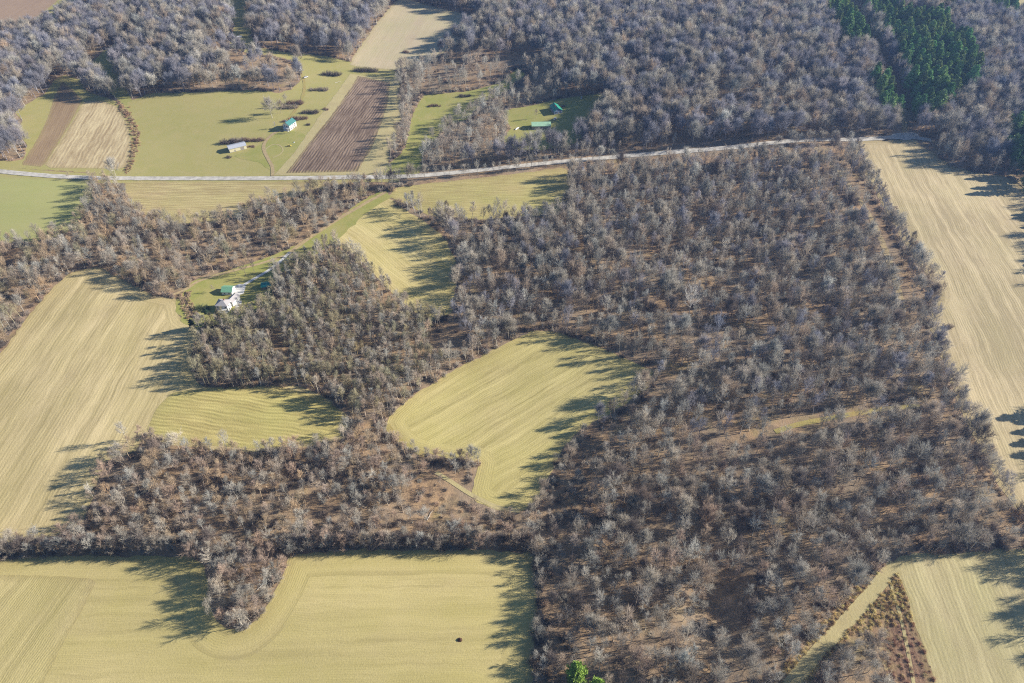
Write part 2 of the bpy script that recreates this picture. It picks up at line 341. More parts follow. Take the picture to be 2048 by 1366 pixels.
# road and tracks
ROADPX = [(-160,330),(-40,339),(0,343),(60,349),(140,355),(250,357),(400,357),(550,357),(700,355),(800,354),(850,351),(950,342),(1050,331),(1150,321),(1250,312),(1350,304),(1450,297),(1540,287),(1620,279),(1700,280),(1760,277),(1800,274),(1835,276),(1862,281)]
LANEPX = [(1850,279),(1890,290),(1950,310),(2015,345),(2060,385),(2120,450)]
VERGE = [(-160,330),(-40,339),(0,343),(60,349),(140,355),(250,357),(400,357),(550,357),(700,355),(800,354)]
ribbon('road_verge', VERGE, 17, M['meadow'], .05)
ribbon('road', ROADPX, 6.6, M['road'], .34)
ribbon('farm_lane', LANEPX, 3.2, M['track'], .30)
ribbon('side_road', [(1806,273),(1812,255),(1795,205),(1765,150),(1735,90),(1712,40),(1695,-10),(1680,-60)], 5, M['track'], .30)
field('gravel_turnout', [(1770,275),(1800,266),(1832,266),(1842,276),(1810,281)], M['road'], .40)
ribbon('farm_drive', [(545,352),(546,335),(536,318),(527,300),(528,287),(540,272),(556,262),(566,262)], 3.2, M['track'], .30)
ribbon('yard_loop_track', [(530,300),(545,288),(560,290),(568,300),(560,310),(545,316)], 1.2, M['straw'], .22)
ribbon('meadow_track', [(560,262),(575,240),(600,210),(612,170),(600,145)], 3, M['rough'], .24)
ribbon('dirt_lane', [(772,384),(700,424),(650,455),(600,489),(575,510)], 3.6, M['track'], .26)
ribbon('gravel_drive', [(580,505),(547,536),(510,557),(482,574)], 2.6, M['pad'], .28)
ribbon('field_track', [(575,510),(520,528),(450,546),(395,562),(372,580),(340,592),(300,596)], 2.6, M['track'], .22)
field('gravel_pad', [(466,574),(480,568),(492,572),(488,588),(470,592)], M['pad'], .32, open_=False, step=3)
field('house_patio', [(474,602),(484,602),(482,613),(470,616)], M['pad'], .32, open_=False, step=3)
ribbon('woodland_track', [(1550,864),(1590,850),(1640,840),(1700,829),(1780,816),(1840,812)], 3.4, M['rough'], .12)
ribbon('ridge_lane', [(1622,288),(1660,325),(1700,372),(1740,430),(1765,485),(1790,555),(1806,620)], 4.5, M['track'], .12)
ribbon('wood_edge_path', [(872,945),(905,965),(945,992),(1000,1018),(1040,1022)], 2.6, M['straw'], .16)
ribbon('field_edge_track', [(772,850),(800,885),(850,910)], 4, M['rough'], .16)
ribbon('drainage_ditch', [(372,584),(369,600),(378,615),(388,636)], 1.6, plain('ditch_mud', (.06, .045, .03), 1), .30)
NARROW = [(LANEPX, 4), ([(a_, b_+15) for a_, b_ in ROADPX if a_ > 820], 11), ([(236,206),(252,225),(268,255),(272,290),(262,325),(254,346)], 8), ([(366,584),(371,618),(388,640)], 6), (VERGE, 12), ([(1622,288),(1660,325),(1700,372),(1740,430),(1765,485),(1790,555),(1806,620)], 7.5), ([(1550,868),(1590,855),(1640,845),(1700,834),(1780,821),(1840,816)], 6.5), (ROADPX, 6.5), ([(1806,273),(1812,255),(1795,205),(1765,150),(1735,90),(1712,40),(1695,-10),(1680,-60)], 9), ([(872,945),(945,992),(1040,1022)], 5), ([(1790,1128),(1690,1255),(1580,1385),(1540,1440)], 5)]

# ------------------------------------------------------------------ trees
def tone_mat(name, mul=1.0, spec=.1):
    n = N(name); t = n.attr('tone', 'INSTANCER').outputs['Color']
    g = n.noise(n.pos(), .8, 2)
    n.col(n.mix(1.0, t, n.mix(n.ramp(g, .3, .7), (.8*mul,)*3, (1.15*mul,)*3), 'MULTIPLY'))
    n.b.inputs['Specular IOR Level'].default_value = spec
    return n.m
BARK = tone_mat('tree_bark', 1.15); TWIG = tone_mat('tree_twigs', 1.0); NEEDLE = tone_mat('pine_needles', 1.0, .25)

class Segs:
    def __init__(s): s.V = []; s.F = []; s.n = 0
    def tube(s, pts, rad, k=3):
        pts = np.asarray(pts); m = len(pts); base = s.n
        t = np.gradient(pts, axis=0); t /= np.linalg.norm(t, axis=1)[:, None]+1e-9
        ref = np.array([0, 0, 1.]) if abs(t[0][2]) < .9 else np.array([1., 0, 0])
        for i in range(m):
            a = np.cross(t[i], ref); a /= np.linalg.norm(a)+1e-9; b = np.cross(t[i], a)
            if i == m-1: s.V.append(pts[i]); s.n += 1; break
            for q in range(k):
                an = 2*math.pi*q/k; s.V.append(pts[i]+rad[i]*(a*math.cos(an)+b*math.sin(an))); s.n += 1
        for i in range(m-2):
            for q in range(k):
                A = base+i*k+q; B = base+i*k+(q+1) % k; s.F.append((A, B, B+k, A+k))
        tip = base+(m-1)*k; i = m-2
        for q in range(k): s.F.append((base+i*k+q, base+i*k+(q+1) % k, tip))
def unit(v): return v/(np.linalg.norm(v)+1e-9)
def branchline(r, p, d, L, m, wob, up):
    pts = [p]; d = unit(d); st = L/m
    for i in range(m):
        d = unit(d+r.normal(0, wob, 3)+np.array([0, 0, up])); pts.append(pts[-1]+d*st)
    return np.array(pts), d
def make_bare(seed, h=18., cr=4.5, fork=.42, nl=5, dens=1.0, droop=0.05, dome=False, twr=.024, pole=False):
    """returns (trunk Segs, crown Segs): real trunk, limbs, branches and twigs"""
    r = np.random.default_rng(seed); T = Segs(); C = Segs()
    tr = h*.0125*(.85+.3*r.uniform())
    lean = np.array([r.normal(0, .05), r.normal(0, .05), 1.])
    ht = h*(.86 if not dome else .7)
    pts, d = branchline(r, np.zeros(3), lean, ht, 9, .05, .06)
    rad = np.linspace(tr, tr*.25, len(pts)); rad[0] *= 1.35
    T.tube(pts, rad, 6)
    def at(f):
        f = f*(len(pts)-1); i = min(int(f), len(pts)-2); return pts[i]+(pts[i+1]-pts[i])*(f-i)
    phi = r.uniform(0, 6.28)
    n1 = int(nl*3)
    for i in range(n1):
        f = fork/.86+(1-fork/.86)*(i+.5)/n1
        f = min(f, .99)
        phi += 2.4+r.normal(0, .3)
        rel = (f-fork/.86)/(1-fork/.86)
        if dome: L = cr*(1.15-.25*rel)*r.uniform(.8, 1.1); el = .35+.95*rel
        elif pole: L = cr*(.9-.35*rel)*r.uniform(.6, 1.2); el = .6+.5*rel
        else: L = cr*(1.3-.55*rel)*r.uniform(.7, 1.15); el = .55+.55*rel
        el += r.normal(0, .1)
        d1 = np.array([math.cos(phi)*math.cos(el), math.sin(phi)*math.cos(el), math.sin(el)])
        r1 = tr*(.5-.28*rel)
        p1, _ = branchline(r, at(f), d1, L*1.15, 5, .14, .10)
        C.tube(p1, np.linspace(r1, r1*.3, 6), 4)
        n2 = max(3, int(9*dens))
        for j in range(n2):
            g = .25+.75*(j+.5)/n2
            q = g*5; k = min(int(q), 4); o2 = p1[k]+(p1[k+1]-p1[k])*(q-k)
            d2 = unit(unit(p1[k+1]-p1[k])+r.normal(0, .55, 3)+np.array([0, 0, .3]))
            L2 = L*.52*r.uniform(.6, 1.15)
            p2, _ = branchline(r, o2, d2, L2, 3, .16, droop)
            C.tube(p2, np.linspace(max(r1*.34, twr*1.3), twr*.9, 4), 3)
            n3 = max(3, int(10*dens))
            for m in range(n3):
                gg = (m+.7)/n3*3; kk = min(int(gg), 2); o3 = p2[kk]+(p2[kk+1]-p2[kk])*min(1, gg-kk)
                d3 = unit(unit(p2[kk+1]-p2[kk])+r.normal(0, .5, 3)+np.array([0, 0, .38]))
                L3 = r.uniform(.4, 1.45)*cr*.46
                mid = o3+d3*L3*.5+r.normal(0, .06, 3)
                C.tube([o3, mid, o3+d3*L3+r.normal(0, .1, 3)+np.array([0, 0, droop])], [twr, twr*.8, twr*.15], 3)
    return T, C
def make_shrub(seed, h=2.5, cr=2.0, n=60, tw=.03):
    r = np.random.default_rng(seed); C = Segs()
    for i in range(n):
        a = r.uniform(0, 6.28); q = cr*.35*math.sqrt(r.uniform()); el = r.uniform(.35, 1.4); b = a+r.normal(0, .5)
        d = np.array([math.cos(b)*math.cos(el), math.sin(b)*math.cos(el), math.sin(el)])
        L = h*r.uniform(.6, 1.15)*(.75+.3*math.sin(el))
        p1, _ = branchline(r, np.array([q*math.cos(a), q*math.sin(a), 0.]), d, L, 3, .2, .02)
        C.tube(p1, [tw*1.2, tw, tw*.8, 0], 3)
        for j in range(7):
            k = r.integers(1, 3); d3 = unit(unit(p1[k+1]-p1[k])+r.normal(0, .6, 3)); L3 = h*.28*r.uniform(.5, 1.2)
            C.tube([p1[k], p1[k]+d3*L3*.5+r.normal(0, .04, 3), p1[k]+d3*L3], [tw*.8, tw*.6, 0], 3)
    return C
def make_pine(seed, h=18., cr=3.4, nclump=150, low=.22):
    r = np.random.default_rng(seed); T = Segs(); V = []; F = []
    pts, _ = branchline(r, np.zeros(3), np.array([0, 0, 1.]), h*.97, 6, .015, .05)
    T.tube(pts, np.linspace(h*.013, h*.003, 7), 6)
    B = Segs()
    for i in range(nclump):
        f = low+(1-low)*((i+r.uniform())/nclump)
        env = cr*(1-((f-low)/(1-low))**2.2)*(.5+.6*r.uniform())+.35
        a = i*2.4+r.normal(0, .4); z = f*h; el = .12+.5*(f-low)
        tip = np.array([math.cos(a)*env, math.sin(a)*env, z+env*math.tan(el)*.6-.3])
        B.tube([np.array([0, 0, z]), tip*.5+np.array([0, 0, z*.5]), tip], [.07, .05, 0], 3)
        for q in (.45, .72, 1.0):
            c = np.array([0, 0, z])*(1-q)+tip*q
            for k in range(24):
                d = r.normal(0, 1, 3); d[2] = abs(d[2])*.7+.15; d = unit(d)
                e = unit(np.cross(d, r.normal(0, 1, 3)))
                o3 = c+r.normal(0, .38, 3)*np.array([1, 1, .5]); L = r.uniform(.45, .95); wd = r.uniform(.14, .30)
                b = len(V); V += [o3-e*wd, o3+e*wd, o3+d*L]; F.append((b, b+1, b+2))
    return T, B, V, F
def segmesh(name, s, mat): return mesh(name, s.V, s.F, [mat], sm=True)
def joined(name, parts):
    V = []; F = []; MI = []; mats = []
    for (v, f, m) in parts:
        if m not in mats: mats.append(m)
        b = len(V); V += list(v); F += [tuple(i+b for i in q) for q in f]; MI += [mats.index(m)]*len(f)
    return mesh(name, V, F, mats, MI, sm=True)

BARE = []   # (trunk mesh, crown mesh, joined mesh)
specs = ([dict(h=18, cr=random.uniform(3.6, 4.6), fork=random.uniform(.3, .48), nl=5, dens=.88) for _ in range(5)]            # 0-4 open spreading
         + [dict(h=18, cr=3.3, fork=.45, nl=5, dens=.85, pole=True) for _ in range(3)]   # 5-7 slender
         + [dict(h=17, cr=5.6, fork=.40, nl=6, dens=1.25, dome=True, twr=.029) for _ in range(4)]  # 8-11 dense round crown
         + [dict(h=11, cr=4.0, fork=.2, nl=5, dens=1.05, twr=.024) for _ in range(3)])   # 12-14 low thicket tree
for i, sp in enumerate(specs):
    T, C = make_bare(100+i, **sp)
    BARE.append((segmesh('trunk', T, BARK), segmesh('crown', C, TWIG), joined('bare_tree', [(T.V, T.F, BARK), (C.V, C.F, TWIG)]), sp['h']))
SHRUB = [segmesh('shrub', make_shrub(300+i, *q), TWIG) for i, q in enumerate([(2.2, 1.8, 60), (1.6, 2.2, 50), (3.2, 2.0, 70), (1.1, 1.3, 40)])]
PINE = []
for i in range(4):
    T, B, V, F = make_pine(400+i, h=18+i, cr=4.0+.5*(i % 2), nclump=120, low=.3)
    PINE.append((joined('trunk', [(T.V, T.F, BARK), (B.V, B.F, BARK)]), mesh('crown', V, F, [NEEDLE]), joined('pine', [(T.V, T.F, BARK), (B.V, B.F, BARK), (V, F, NEEDLE)])))

# tones (bark and twig colours; the mauve has distant blue haze mixed in)
GREY = (.42, .385, .325); PALE = (.50, .47, .41); TAN = (.48, .37, .25); PINK = (.44, .34, .27); OLIVE = (.38, .34, .22); MAUVE = (.31, .30, .33); DARK = (.20, .165, .145); WARM = (.42, .35, .28)
def near(p, c, r): return (p[:, 0]-c[0])**2+(p[:, 1]-c[1])**2 < r*r
# zones in picture coordinates: polygon, spacing, (hmin,hmax), forms, [(tone,weight)...]
ZONES = [
 ('spit', [(380,1090),(600,1090),(600,1300),(380,1300)], 3.5, (8,15), [0,1,2,12,13,14,5], [(GREY,4),(PINK,2),(PALE,2),(DARK,1)]),
 ('low_edge', [(1050,890),(1180,840),(1215,880),(1180,960),(1160,1060),(1060,1060)], 4.4, (6,10), [0,1,2,5,12,13], [(GREY,4),(WARM,2),(PALE,1)]),
 ('low_edge', [(1040,1095),(1135,1095),(1135,1440),(1040,1440)], 4.2, (6.5,11), [0,1,2,5,12,13], [(GREY,4),(WARM,2),(PALE,1),(DARK,1)]),
 ('thicket', [(150,830),(420,860),(700,850),(770,850),(960,915),(1060,1030),(1070,1120),(560,1110),(440,1300),(-200,1130),(-200,1085),(160,1050)], 4.3, (8,14.5), [0,1,2,3,4,5,6,12,13,14], [(TAN,3),(PINK,3),(PALE,2),(GREY,3),(WARM,3)]),
 ('belt', [(-200,350),(250,350),(760,360),(770,400),(380,600),(250,610),(-200,820)], 5.0, (10,17), [0,1,2,3,4,12,13,14], [(TAN,3),(GREY,4),(WARM,3),(OLIVE,2),(PALE,1)]),
 ('slender', [(640,480),(760,560),(900,640),(860,700),(920,720),(780,830),(700,850),(560,770),(380,790),(380,640),(560,540)], 2.9, (11,18), [5,6,7,5,6,7,0,2], [(GREY,3),(OLIVE,4),(WARM,2)]),
 ('scrubby', [(1640,1260),(1764,1270),(1770,1440),(1560,1440)], 4.4, (9,14), [12,13,14,1], [(GREY,2),(PALE,1),(WARM,2)]),
 ('near_woods', [(1040,1000),(1300,900),(2200,900),(2300,1500),(1040,1500)], 4.7, (10,19.5), [0,1,2,3,4,5,9,12], [(GREY,5),(WARM,2),(PALE,2),(DARK,2),(PINK,1)]),
 ('glade_edge', [(780,130),(1050,110),(1150,200),(1120,300),(780,350)], 6.4, (13,20), [0,1,2,3,4,12], [(GREY,4),(PALE,2),(WARM,2)]),
 ('mid_woods', [(1130,300),(1640,285),(1720,310),(1900,560),(2080,1000),(1300,900),(1000,700),(880,640),(820,420)], 4.8, (11,20), [0,1,2,3,4,5,6,9], [(GREY,5),(MAUVE,2),(WARM,2),(PALE,2),(DARK,1)]),
 ('far_woods', None, 7.4, (16,24), [8,9,10,11,8,9,10,11,0,2], [(MAUVE,5),(GREY,4),(WARM,1),(PALE,1)]),
]
SPARSE = [([(1440,150),(1600,200),(1560,260),(1420,240)], .45), ([(1050,640),(1450,600),(1450,720),(1250,740)], .6), ([(860,640),(1010,650),(930,720),(870,740)], .6), ([(1100,1180),(1260,1200),(1330,1366),(1090,1366)], .8),
          ([(1400,830),(1650,840),(1640,960),(1380,960)], .75), ([(830,950),(1050,1000),(1050,1090),(830,1060)], .5), ([(400,60),(640,90),(610,178),(430,175)], .33), ([(1425,1140),(1470,1150),(1480,1290),(1370,1320),(1400,1220)], .25), ([(1470,130),(1640,190),(1660,250),(1400,230)], .5), ([(1300,560),(1500,540),(1560,700),(1300,720)], .7), ([(860,100),(1090,90),(1090,200),(860,190)], .4), ([(700,830),(790,850),(760,890),(690,880)], .3), ([(350,460),(560,440),(560,530),(380,545)], .6)]
PINES = [[(1640,-60),(1697,-60),(1706,30),(1722,72),(1727,108),(1690,112),(1665,82),(1646,36)],
         [(1714,-60),(1776,-60),(1786,30),(1830,75),(1872,118),(1902,155),(1944,160),(1942,182),(1904,208),(1874,228),(1862,256),(1836,256),(1818,220),(1803,172),(1779,122),(1750,72),(1724,30)],
         [(1802,38),(1852,42),(1897,88),(1934,122),(1948,160),(1904,158),(1862,108),(1822,80)],
         [(1832,-60),(1935,-60),(1992,-8),(2020,24),(2027,52),(2000,48),(1960,30),(1900,35),(1850,28)],
         [(1735,172),(1775,172),(1772,192),(1792,214),(1802,242),(1790,252),(1764,246),(1744,212)],
         [(1995,262),(2050,268),(2080,345),(2045,385),(2018,345),(1996,305)],
         [(2098,398),(2150,400),(2170,470),(2128,470)], [(2142,500),(2180,500),(2200,545),(2150,545)], [(2135,812),(2190,812),(2230,900),(2160,900)]]

# candidates over the land the picture can see, plus a border
xx = rng.uniform(-1150, 1150, 420000); yy = rng.uniform(95, 1290, 420000)
zz = terr(xx, yy); PX, PY, DD = project(xx, yy, zz)
keep = (PX > -260) & (PX < 2400) & (PY > -125) & (PY < 1440)
xx, yy, zz, PX, PY, DD = (a[keep] for a in (xx, yy, zz, PX, PY, DD))
openm = np.zeros(len(xx), bool); lane = np.zeros(len(xx), bool)
for pl in OPEN: openm |= inside(PX, PY, pl)
P2 = np.stack([xx, yy], 1)
for pts, wd in NARROW:
    q = gp(pts); 
    for i in range(len(q)-1):
        a, b = q[i], q[i+1]; ab = b-a; t = np.clip(((P2-a)@ab)/(ab@ab), 0, 1); lane |= np.hypot(*(P2-(a+t[:, None]*ab)).T) < wd
edge = np.full(len(xx), 99.)
for pl in OPEN:
    q = gp(pl); lo = q.min(0)-12; hi = q.max(0)+12
    m = (P2[:, 0] > lo[0]) & (P2[:, 0] < hi[0]) & (P2[:, 1] > lo[1]) & (P2[:, 1] < hi[1]); m = np.where(m)[0]
    edge[m] = np.minimum(edge[m], edgedist(P2[m], q))
openm |= lane
HOUSES = [(583,258,13),(475,297,13),(455,612,10),(458,583,7),(540,568,8),(1113,224,14),(1082,252,14),(1814,19,10),(1109,240,5),(1150,1366,5),(1188,1392,6),(1160,1420,5),(1170,1440,5)]
for hx, hy, hr in HOUSES:
    g0 = G(hx, hy); openm |= np.hypot(xx-g0.x, yy-g0.y) < hr
zone = np.full(len(xx), len(ZONES)-1)
zone[PY > 330] = len(ZONES)-2
for k in range(len(ZONES)-2, -1, -1): zone[inside(PX, PY, ZONES[k][1])] = k
pm = np.zeros(len(xx), bool)
for pl in PINES: pm |= inside(PX, PY, pl)
prob = np.ones(len(xx))
for pl, pr in SPARSE: prob[inside(PX, PY, pl)] = pr
clump = .5+.5*np.sin(xx/17+2*np.sin(yy/31))*np.sin(yy/14+2*np.sin(xx/23))      # natural gaps
prob *= np.where(clump < .11, .3, 1.0)
prob[zone == 6] = 1; prob[zone == 0] = 1
prob = np.where(pm, 1, prob)
grid = {}; chosen = []
U = rng.uniform(0, 1, len(xx))
for i in range(len(xx)):
    if (openm[i] and not pm[i]) or lane[i]: continue
    s = 7.6 if pm[i] else ZONES[zone[i]][2]
    s *= .8+.4*U[(i*7) % len(U)]
    gx, gy = int(xx[i]//6), int(yy[i]//6); ok = True
    for a in (-2, -1, 0, 1, 2):
        for b in (-2, -1, 0, 1, 2):
            for (x0, y0) in grid.get((gx+a, gy+b), ()):
                if (x0-xx[i])**2+(y0-yy[i])**2 < s*s: ok = False; break
            if not ok: break
        if not ok: break
    if ok:
        grid.setdefault((gx, gy), []).append((xx[i], yy[i]))
        if U[i] < prob[i]: chosen.append(i)
print('trees', len(chosen))

def pick(r, lst):
    t = sum(w_ for _, w_ in lst); v = r.uniform(0, t)
    for c, w_ in lst:
        v -= w_
        if v <= 0: break
    j = r.normal(1, .13); wv = r.normal(0, .035); return tuple(min(.8, max(.05, k*j*(1+wv*m_))) for k, m_ in zip(c, (1, 0, -1)))
trees = []; pines = []
for i in chosen:
    if pm[i]:
        pines.append((xx[i], yy[i], zz[i], rng.integers(0, 4), rng.uniform(.7, 1.25), rng.uniform(0, 6.28), tuple(np.array([.24, .37, .14])*rng.uniform(.65, 1.4)*np.array([rng.uniform(.8, 1.3), 1, 1])), PX[i], PY[i], DD[i])); continue
    zn = ZONES[zone[i]]; f = zn[4][rng.integers(0, len(zn[4]))]
    hh = rng.uniform(*zn[3])
    if f >= 12: hh = min(hh, rng.uniform(8, 12.5))
    trees.append((xx[i], yy[i], zz[i], f, hh/specs[f]['h'], rng.uniform(0, 6.28), pick(rng, zn[5]), PX[i], PY[i], DD[i], zn[0]))

# roadside row and single trees by hand: picture x, y of the foot, height in metres, form, tone, label
def addrow(pts, nn, hr, forms, tones, zn):
    q = smooth(gp(pts), 2, False); s = np.concatenate([[0], np.cumsum(np.hypot(*np.diff(q, axis=0).T))])
    for k in range(nn):
        t = (k+rng.uniform(.1, .9))/nn*s[-1]; x = np.interp(t, s, q[:, 0])+rng.normal(0, .6); y = np.interp(t, s, q[:, 1])+rng.normal(0, .6); z = float(terr(x, y))
        a, b, d = project(x, y, z); f = forms[rng.integers(0, len(forms))]
        trees.append((x, y, z, f, rng.uniform(*hr)/specs[f]['h'], rng.uniform(0, 6.28), pick(rng, tones), float(a), float(b), float(d), zn))
addrow([(830,360),(950,350),(1050,339),(1150,328),(1240,318)], 26, (9,14), [0,1,2,3,4,8], [(GREY,4),(PALE,2)], 'road')
addrow([(1540,294),(1620,287),(1700,288)], 8, (10,15), [8,9,10], [(GREY,4),(PALE,1)], 'road')
addrow([(1704,302),(1735,368),(1768,428),(1805,498),(1842,548)], 34, (11,16), [0,1,2,5,6], [(GREY,3),(MAUVE,2)], 'edge')
addrow([(1852,655),(1870,708),(1899,778),(1932,860),(1978,948),(2018,1012)], 34, (10,15), [0,1,2,5,6], [(GREY,3),(MAUVE,2)], 'edge')

addrow([(-100,1106),(0,1106),(150,1098),(380,1100),(430,1100)], 60, (7,11), [12,13,14], [(DARK,3),(GREY,2),(PINK,1)], 'hedge')
addrow([(570,1098),(700,1092),(850,1091),(960,1090),(1070,1092)], 62, (7,11), [12,13,14], [(DARK,3),(GREY,2),(PINK,1)], 'hedge')
frame = lambda a, b: -40 < a < 2088 and 0 < b < 1440
cand = sorted([t for t in trees if frame(t[7], t[8])], key=lambda t: t[9])
NIND = 285
ind = set(id(t) for t in cand[:NIND])
rest = [t for t in trees if id(t) not in ind]

def gn_scatter(name, items, protos, label, cat=None):
    """one object: points carrying form, turn, size and tone, each set with its form"""
    c = bpy.data.collections.new(name+'_forms')
    for k, me in enumerate(protos):
        c.objects.link(bpy.data.objects.new('%s_form_%02d' % (name, k), me))
    me = bpy.data.meshes.new(name); me.vertices.add(len(items))
    me.vertices.foreach_set('co', np.array([it[0:3] for it in items], np.float32).ravel())
    a = me.attributes.new('form', 'INT', 'POINT'); a.data.foreach_set('value', np.array([it[3] for it in items], np.int32))
    a = me.attributes.new('size', 'FLOAT', 'POINT'); a.data.foreach_set('value', np.array([it[4] for it in items], np.float32))
    a = me.attributes.new('turn', 'FLOAT_VECTOR', 'POINT'); a.data.foreach_set('vector', np.array([(0, 0, it[5]) for it in items], np.float32).ravel())
    a = me.attributes.new('tone', 'FLOAT_COLOR', 'POINT'); a.data.foreach_set('color', np.array([(*it[6], 1) for it in items], np.float32).ravel())
    o = bpy.data.objects.new(name, me); COL.objects.link(o)
    g = bpy.data.node_groups.new(name, 'GeometryNodeTree')
    g.interface.new_socket('Geometry', in_out='INPUT', socket_type='NodeSocketGeometry'); g.interface.new_socket('Geometry', in_out='OUTPUT', socket_type='NodeSocketGeometry')
    gi = g.nodes.new('NodeGroupInput'); go = g.nodes.new('NodeGroupOutput')
    ip = g.nodes.new('GeometryNodeInstanceOnPoints'); ci = g.nodes.new('GeometryNodeCollectionInfo')
    ci.inputs['Collection'].default_value = c; ci.inputs['Separate Children'].default_value = True; ci.inputs['Reset Children'].default_value = True
    def na(nm, dt):
        q = g.nodes.new('GeometryNodeInputNamedAttribute'); q.data_type = dt; q.inputs[0].default_value = nm
        return [s for s in q.outputs if s.enabled and s.name == 'Attribute'][0]
    L = g.links.new
    L(gi.outputs[0], ip.inputs['Points']); L(ci.outputs[0], ip.inputs['Instance']); ip.inputs['Pick Instance'].default_value = True
    L(na('form', 'INT'), ip.inputs['Instance Index'])
    L(na('size', 'FLOAT'), ip.inputs['Scale'])
    e2r = g.nodes.new('FunctionNodeEulerToRotation'); L(na('turn', 'FLOAT_VECTOR'), e2r.inputs[0]); L(e2r.outputs[0], ip.inputs['Rotation'])
    L(ip.outputs[0], go.inputs[0])
    md = o.modifiers.new('scatter', 'NODES'); md.node_group = g
    tag(o, label, cat, kind='stuff')
    return o
gn_scatter('bare_woodland', rest, [b[2] for b in BARE], 'grey leafless winter woods spreading behind and around the fields', 'woods')

# undergrowth between the trees
us = []
k = 0
for i in range(len(xx)):
    if openm[i] or pm[i]: continue
    zn = ZONES[zone[i]][0]
    pr = {'low_edge': .3, 'spit': .5, 'thicket': .5, 'belt': .32, 'slender': .16, 'scrubby': .3, 'near_woods': .17, 'mid_woods': .14, 'glade_edge': .10, 'far_woods': .03}[zn]
    if edge[i] < 7: pr = (1.7 if zn == 'spit' else 1.1) if zn != 'far_woods' else .5
    if U[(i*13+5) % len(U)] < pr*.55*(1.6 if clump[i] > .5 else .6):
        us.append((xx[i], yy[i], zz[i], rng.integers(0, 4), rng.uniform(.6, 1.3)*(1.25 if edge[i] < 4 else 1), rng.uniform(0, 6.28), pick(rng, [(DARK, 3), (PINK, 2), (TAN, 2), (WARM, 2), (GREY, 2)])))
print('undergrowth', len(us))
gn_scatter('undergrowth', us, SHRUB, 'low leafless brush on the woodland floor', 'undergrowth')

# dry brush: ditches, scrub
db = []
def along(pts, wdt, nn, sc, tones):
    q = smooth(gp(pts), 2, False); s = np.concatenate([[0], np.cumsum(np.hypot(*np.diff(q, axis=0).T))])
    for _ in range(nn):
        t = rng.uniform(0, s[-1]); x = np.interp(t, s, q[:, 0])+rng.normal(0, wdt/2.5); y = np.interp(t, s, q[:, 1])+rng.normal(0, wdt/2.5)
        db.append((x, y, float(terr(x, y)), rng.integers(0, 4), rng.uniform(*sc), rng.uniform(0, 6.28), pick(rng, tones)))
BR = [((.42, .27, .17), 3), ((.5, .40, .24), 2), ((.30, .19, .13), 1)]
along([(236,206),(252,225),(268,255),(272,290),(262,325),(254,346)], 4.5, 420, (.35, .8), BR)
along([(366,584),(364,602),(371,618),(381,640)], 2.6, 130, (.3, .6), [((.55, .42, .27), 2), ((.42, .3, .2), 1)])
along([(378,584),(376,600),(386,616),(396,636)], 2.2, 100, (.3, .6), [((.55, .42, .27), 2), ((.42, .3, .2), 1)])
qs = gp(SCRUB); a0 = qs.min(0); a1 = qs.max(0); pth = gp([(1790,1128),(1740,1190),(1700,1235),(1656,1282),(1601,1343),(1560,1400),(1535,1440)])
for _ in range(14000):
    x, y = rng.uniform(a0[0], a1[0]), rng.uniform(a0[1], a1[1])
    a, b, _d = project(x, y, terr(x, y))
    if not inside(np.array([a]), np.array([b]), SCRUB)[0]: continue
    if edgedist(np.array([[x, y]]), np.vstack([pth, pth[::-1]]))[0] < 3: continue
    if rng.uniform() < (.42 if a < 1745 or b < 1250 else .16): db.append((x, y, float(terr(x, y)), rng.integers(0, 4), rng.uniform(.25, .55), rng.uniform(0, 6.28), pick(rng, [((.72, .58, .26), 3), ((.40, .26, .15), 2)] if a < 1745 or b < 1250 else [((.36, .21, .15), 4), ((.6, .48, .26), 1)])))
for cx, cy, rr, nn in ((1850,165,0,0),):
    pass
gn_scatter('dry_brush', db, SHRUB, 'dry rust and straw coloured brush along ditches and on the scrub land', 'brush')

# ------------------------------------------------------------------ single trees as things
AREA = [([(380,1085),(600,1085),(560,1300),(380,1300)], 'on brush spit in near field'),
        ([(-400,800),(420,800),(420,1440),(-400,1440)], 'in thicket above left near field'),
        ([(420,700),(780,700),(780,1110),(420,1110)], 'in thicket below the striped patch'),
        ([(780,850),(1075,850),(1075,1110),(780,1110)], 'by the centre field tip'),
        ([(1600,1235),(1800,1235),(1800,1440),(1540,1440),(1590,1350)], 'in copse below grass path'),
        ([(1040,1150),(1330,1150),(1330,1440),(1040,1440)], 'around the bright pines'),
        ([(1330,1150),(2300,1150),(2300,1440),(1330,1440)], 'between bright pines and scrub path'),
        ([(1780,980),(2500,980),(2500,1440),(1780,1440)], 'above the corner field'),
        ([(1040,700),(1420,700),(1420,1150),(1040,1150)], 'right of centre field'),
        ([(-500,-200),(2600,-200),(2600,1440),(-500,1440)], 'below the woodland track')]
def tname(c):
    l = sum(c)/3
    if l > .40: return 'pale'
    if l < .19: return 'dark'
    if c[0] > c[2]*1.5: return 'tan'
    if c[0] > c[2]*1.28: return 'warm brown'
    return 'grey'
def spec_tree(t, label, group, name='bare_tree'):
    o = empty(name, (t[0], t[1], t[2]-.05), t[5]); o.scale = (t[4],)*3
    tr = bpy.data.objects.new('trunk', BARE[t[3]][0]); link(tr, o); tr['tone'] = [*t[6], 1.0]
    cr = bpy.data.objects.new('crown', BARE[t[3]][1]); link(cr, o); cr['tone'] = [*t[6], 1.0]
    tag(o, label, 'tree', group); return o
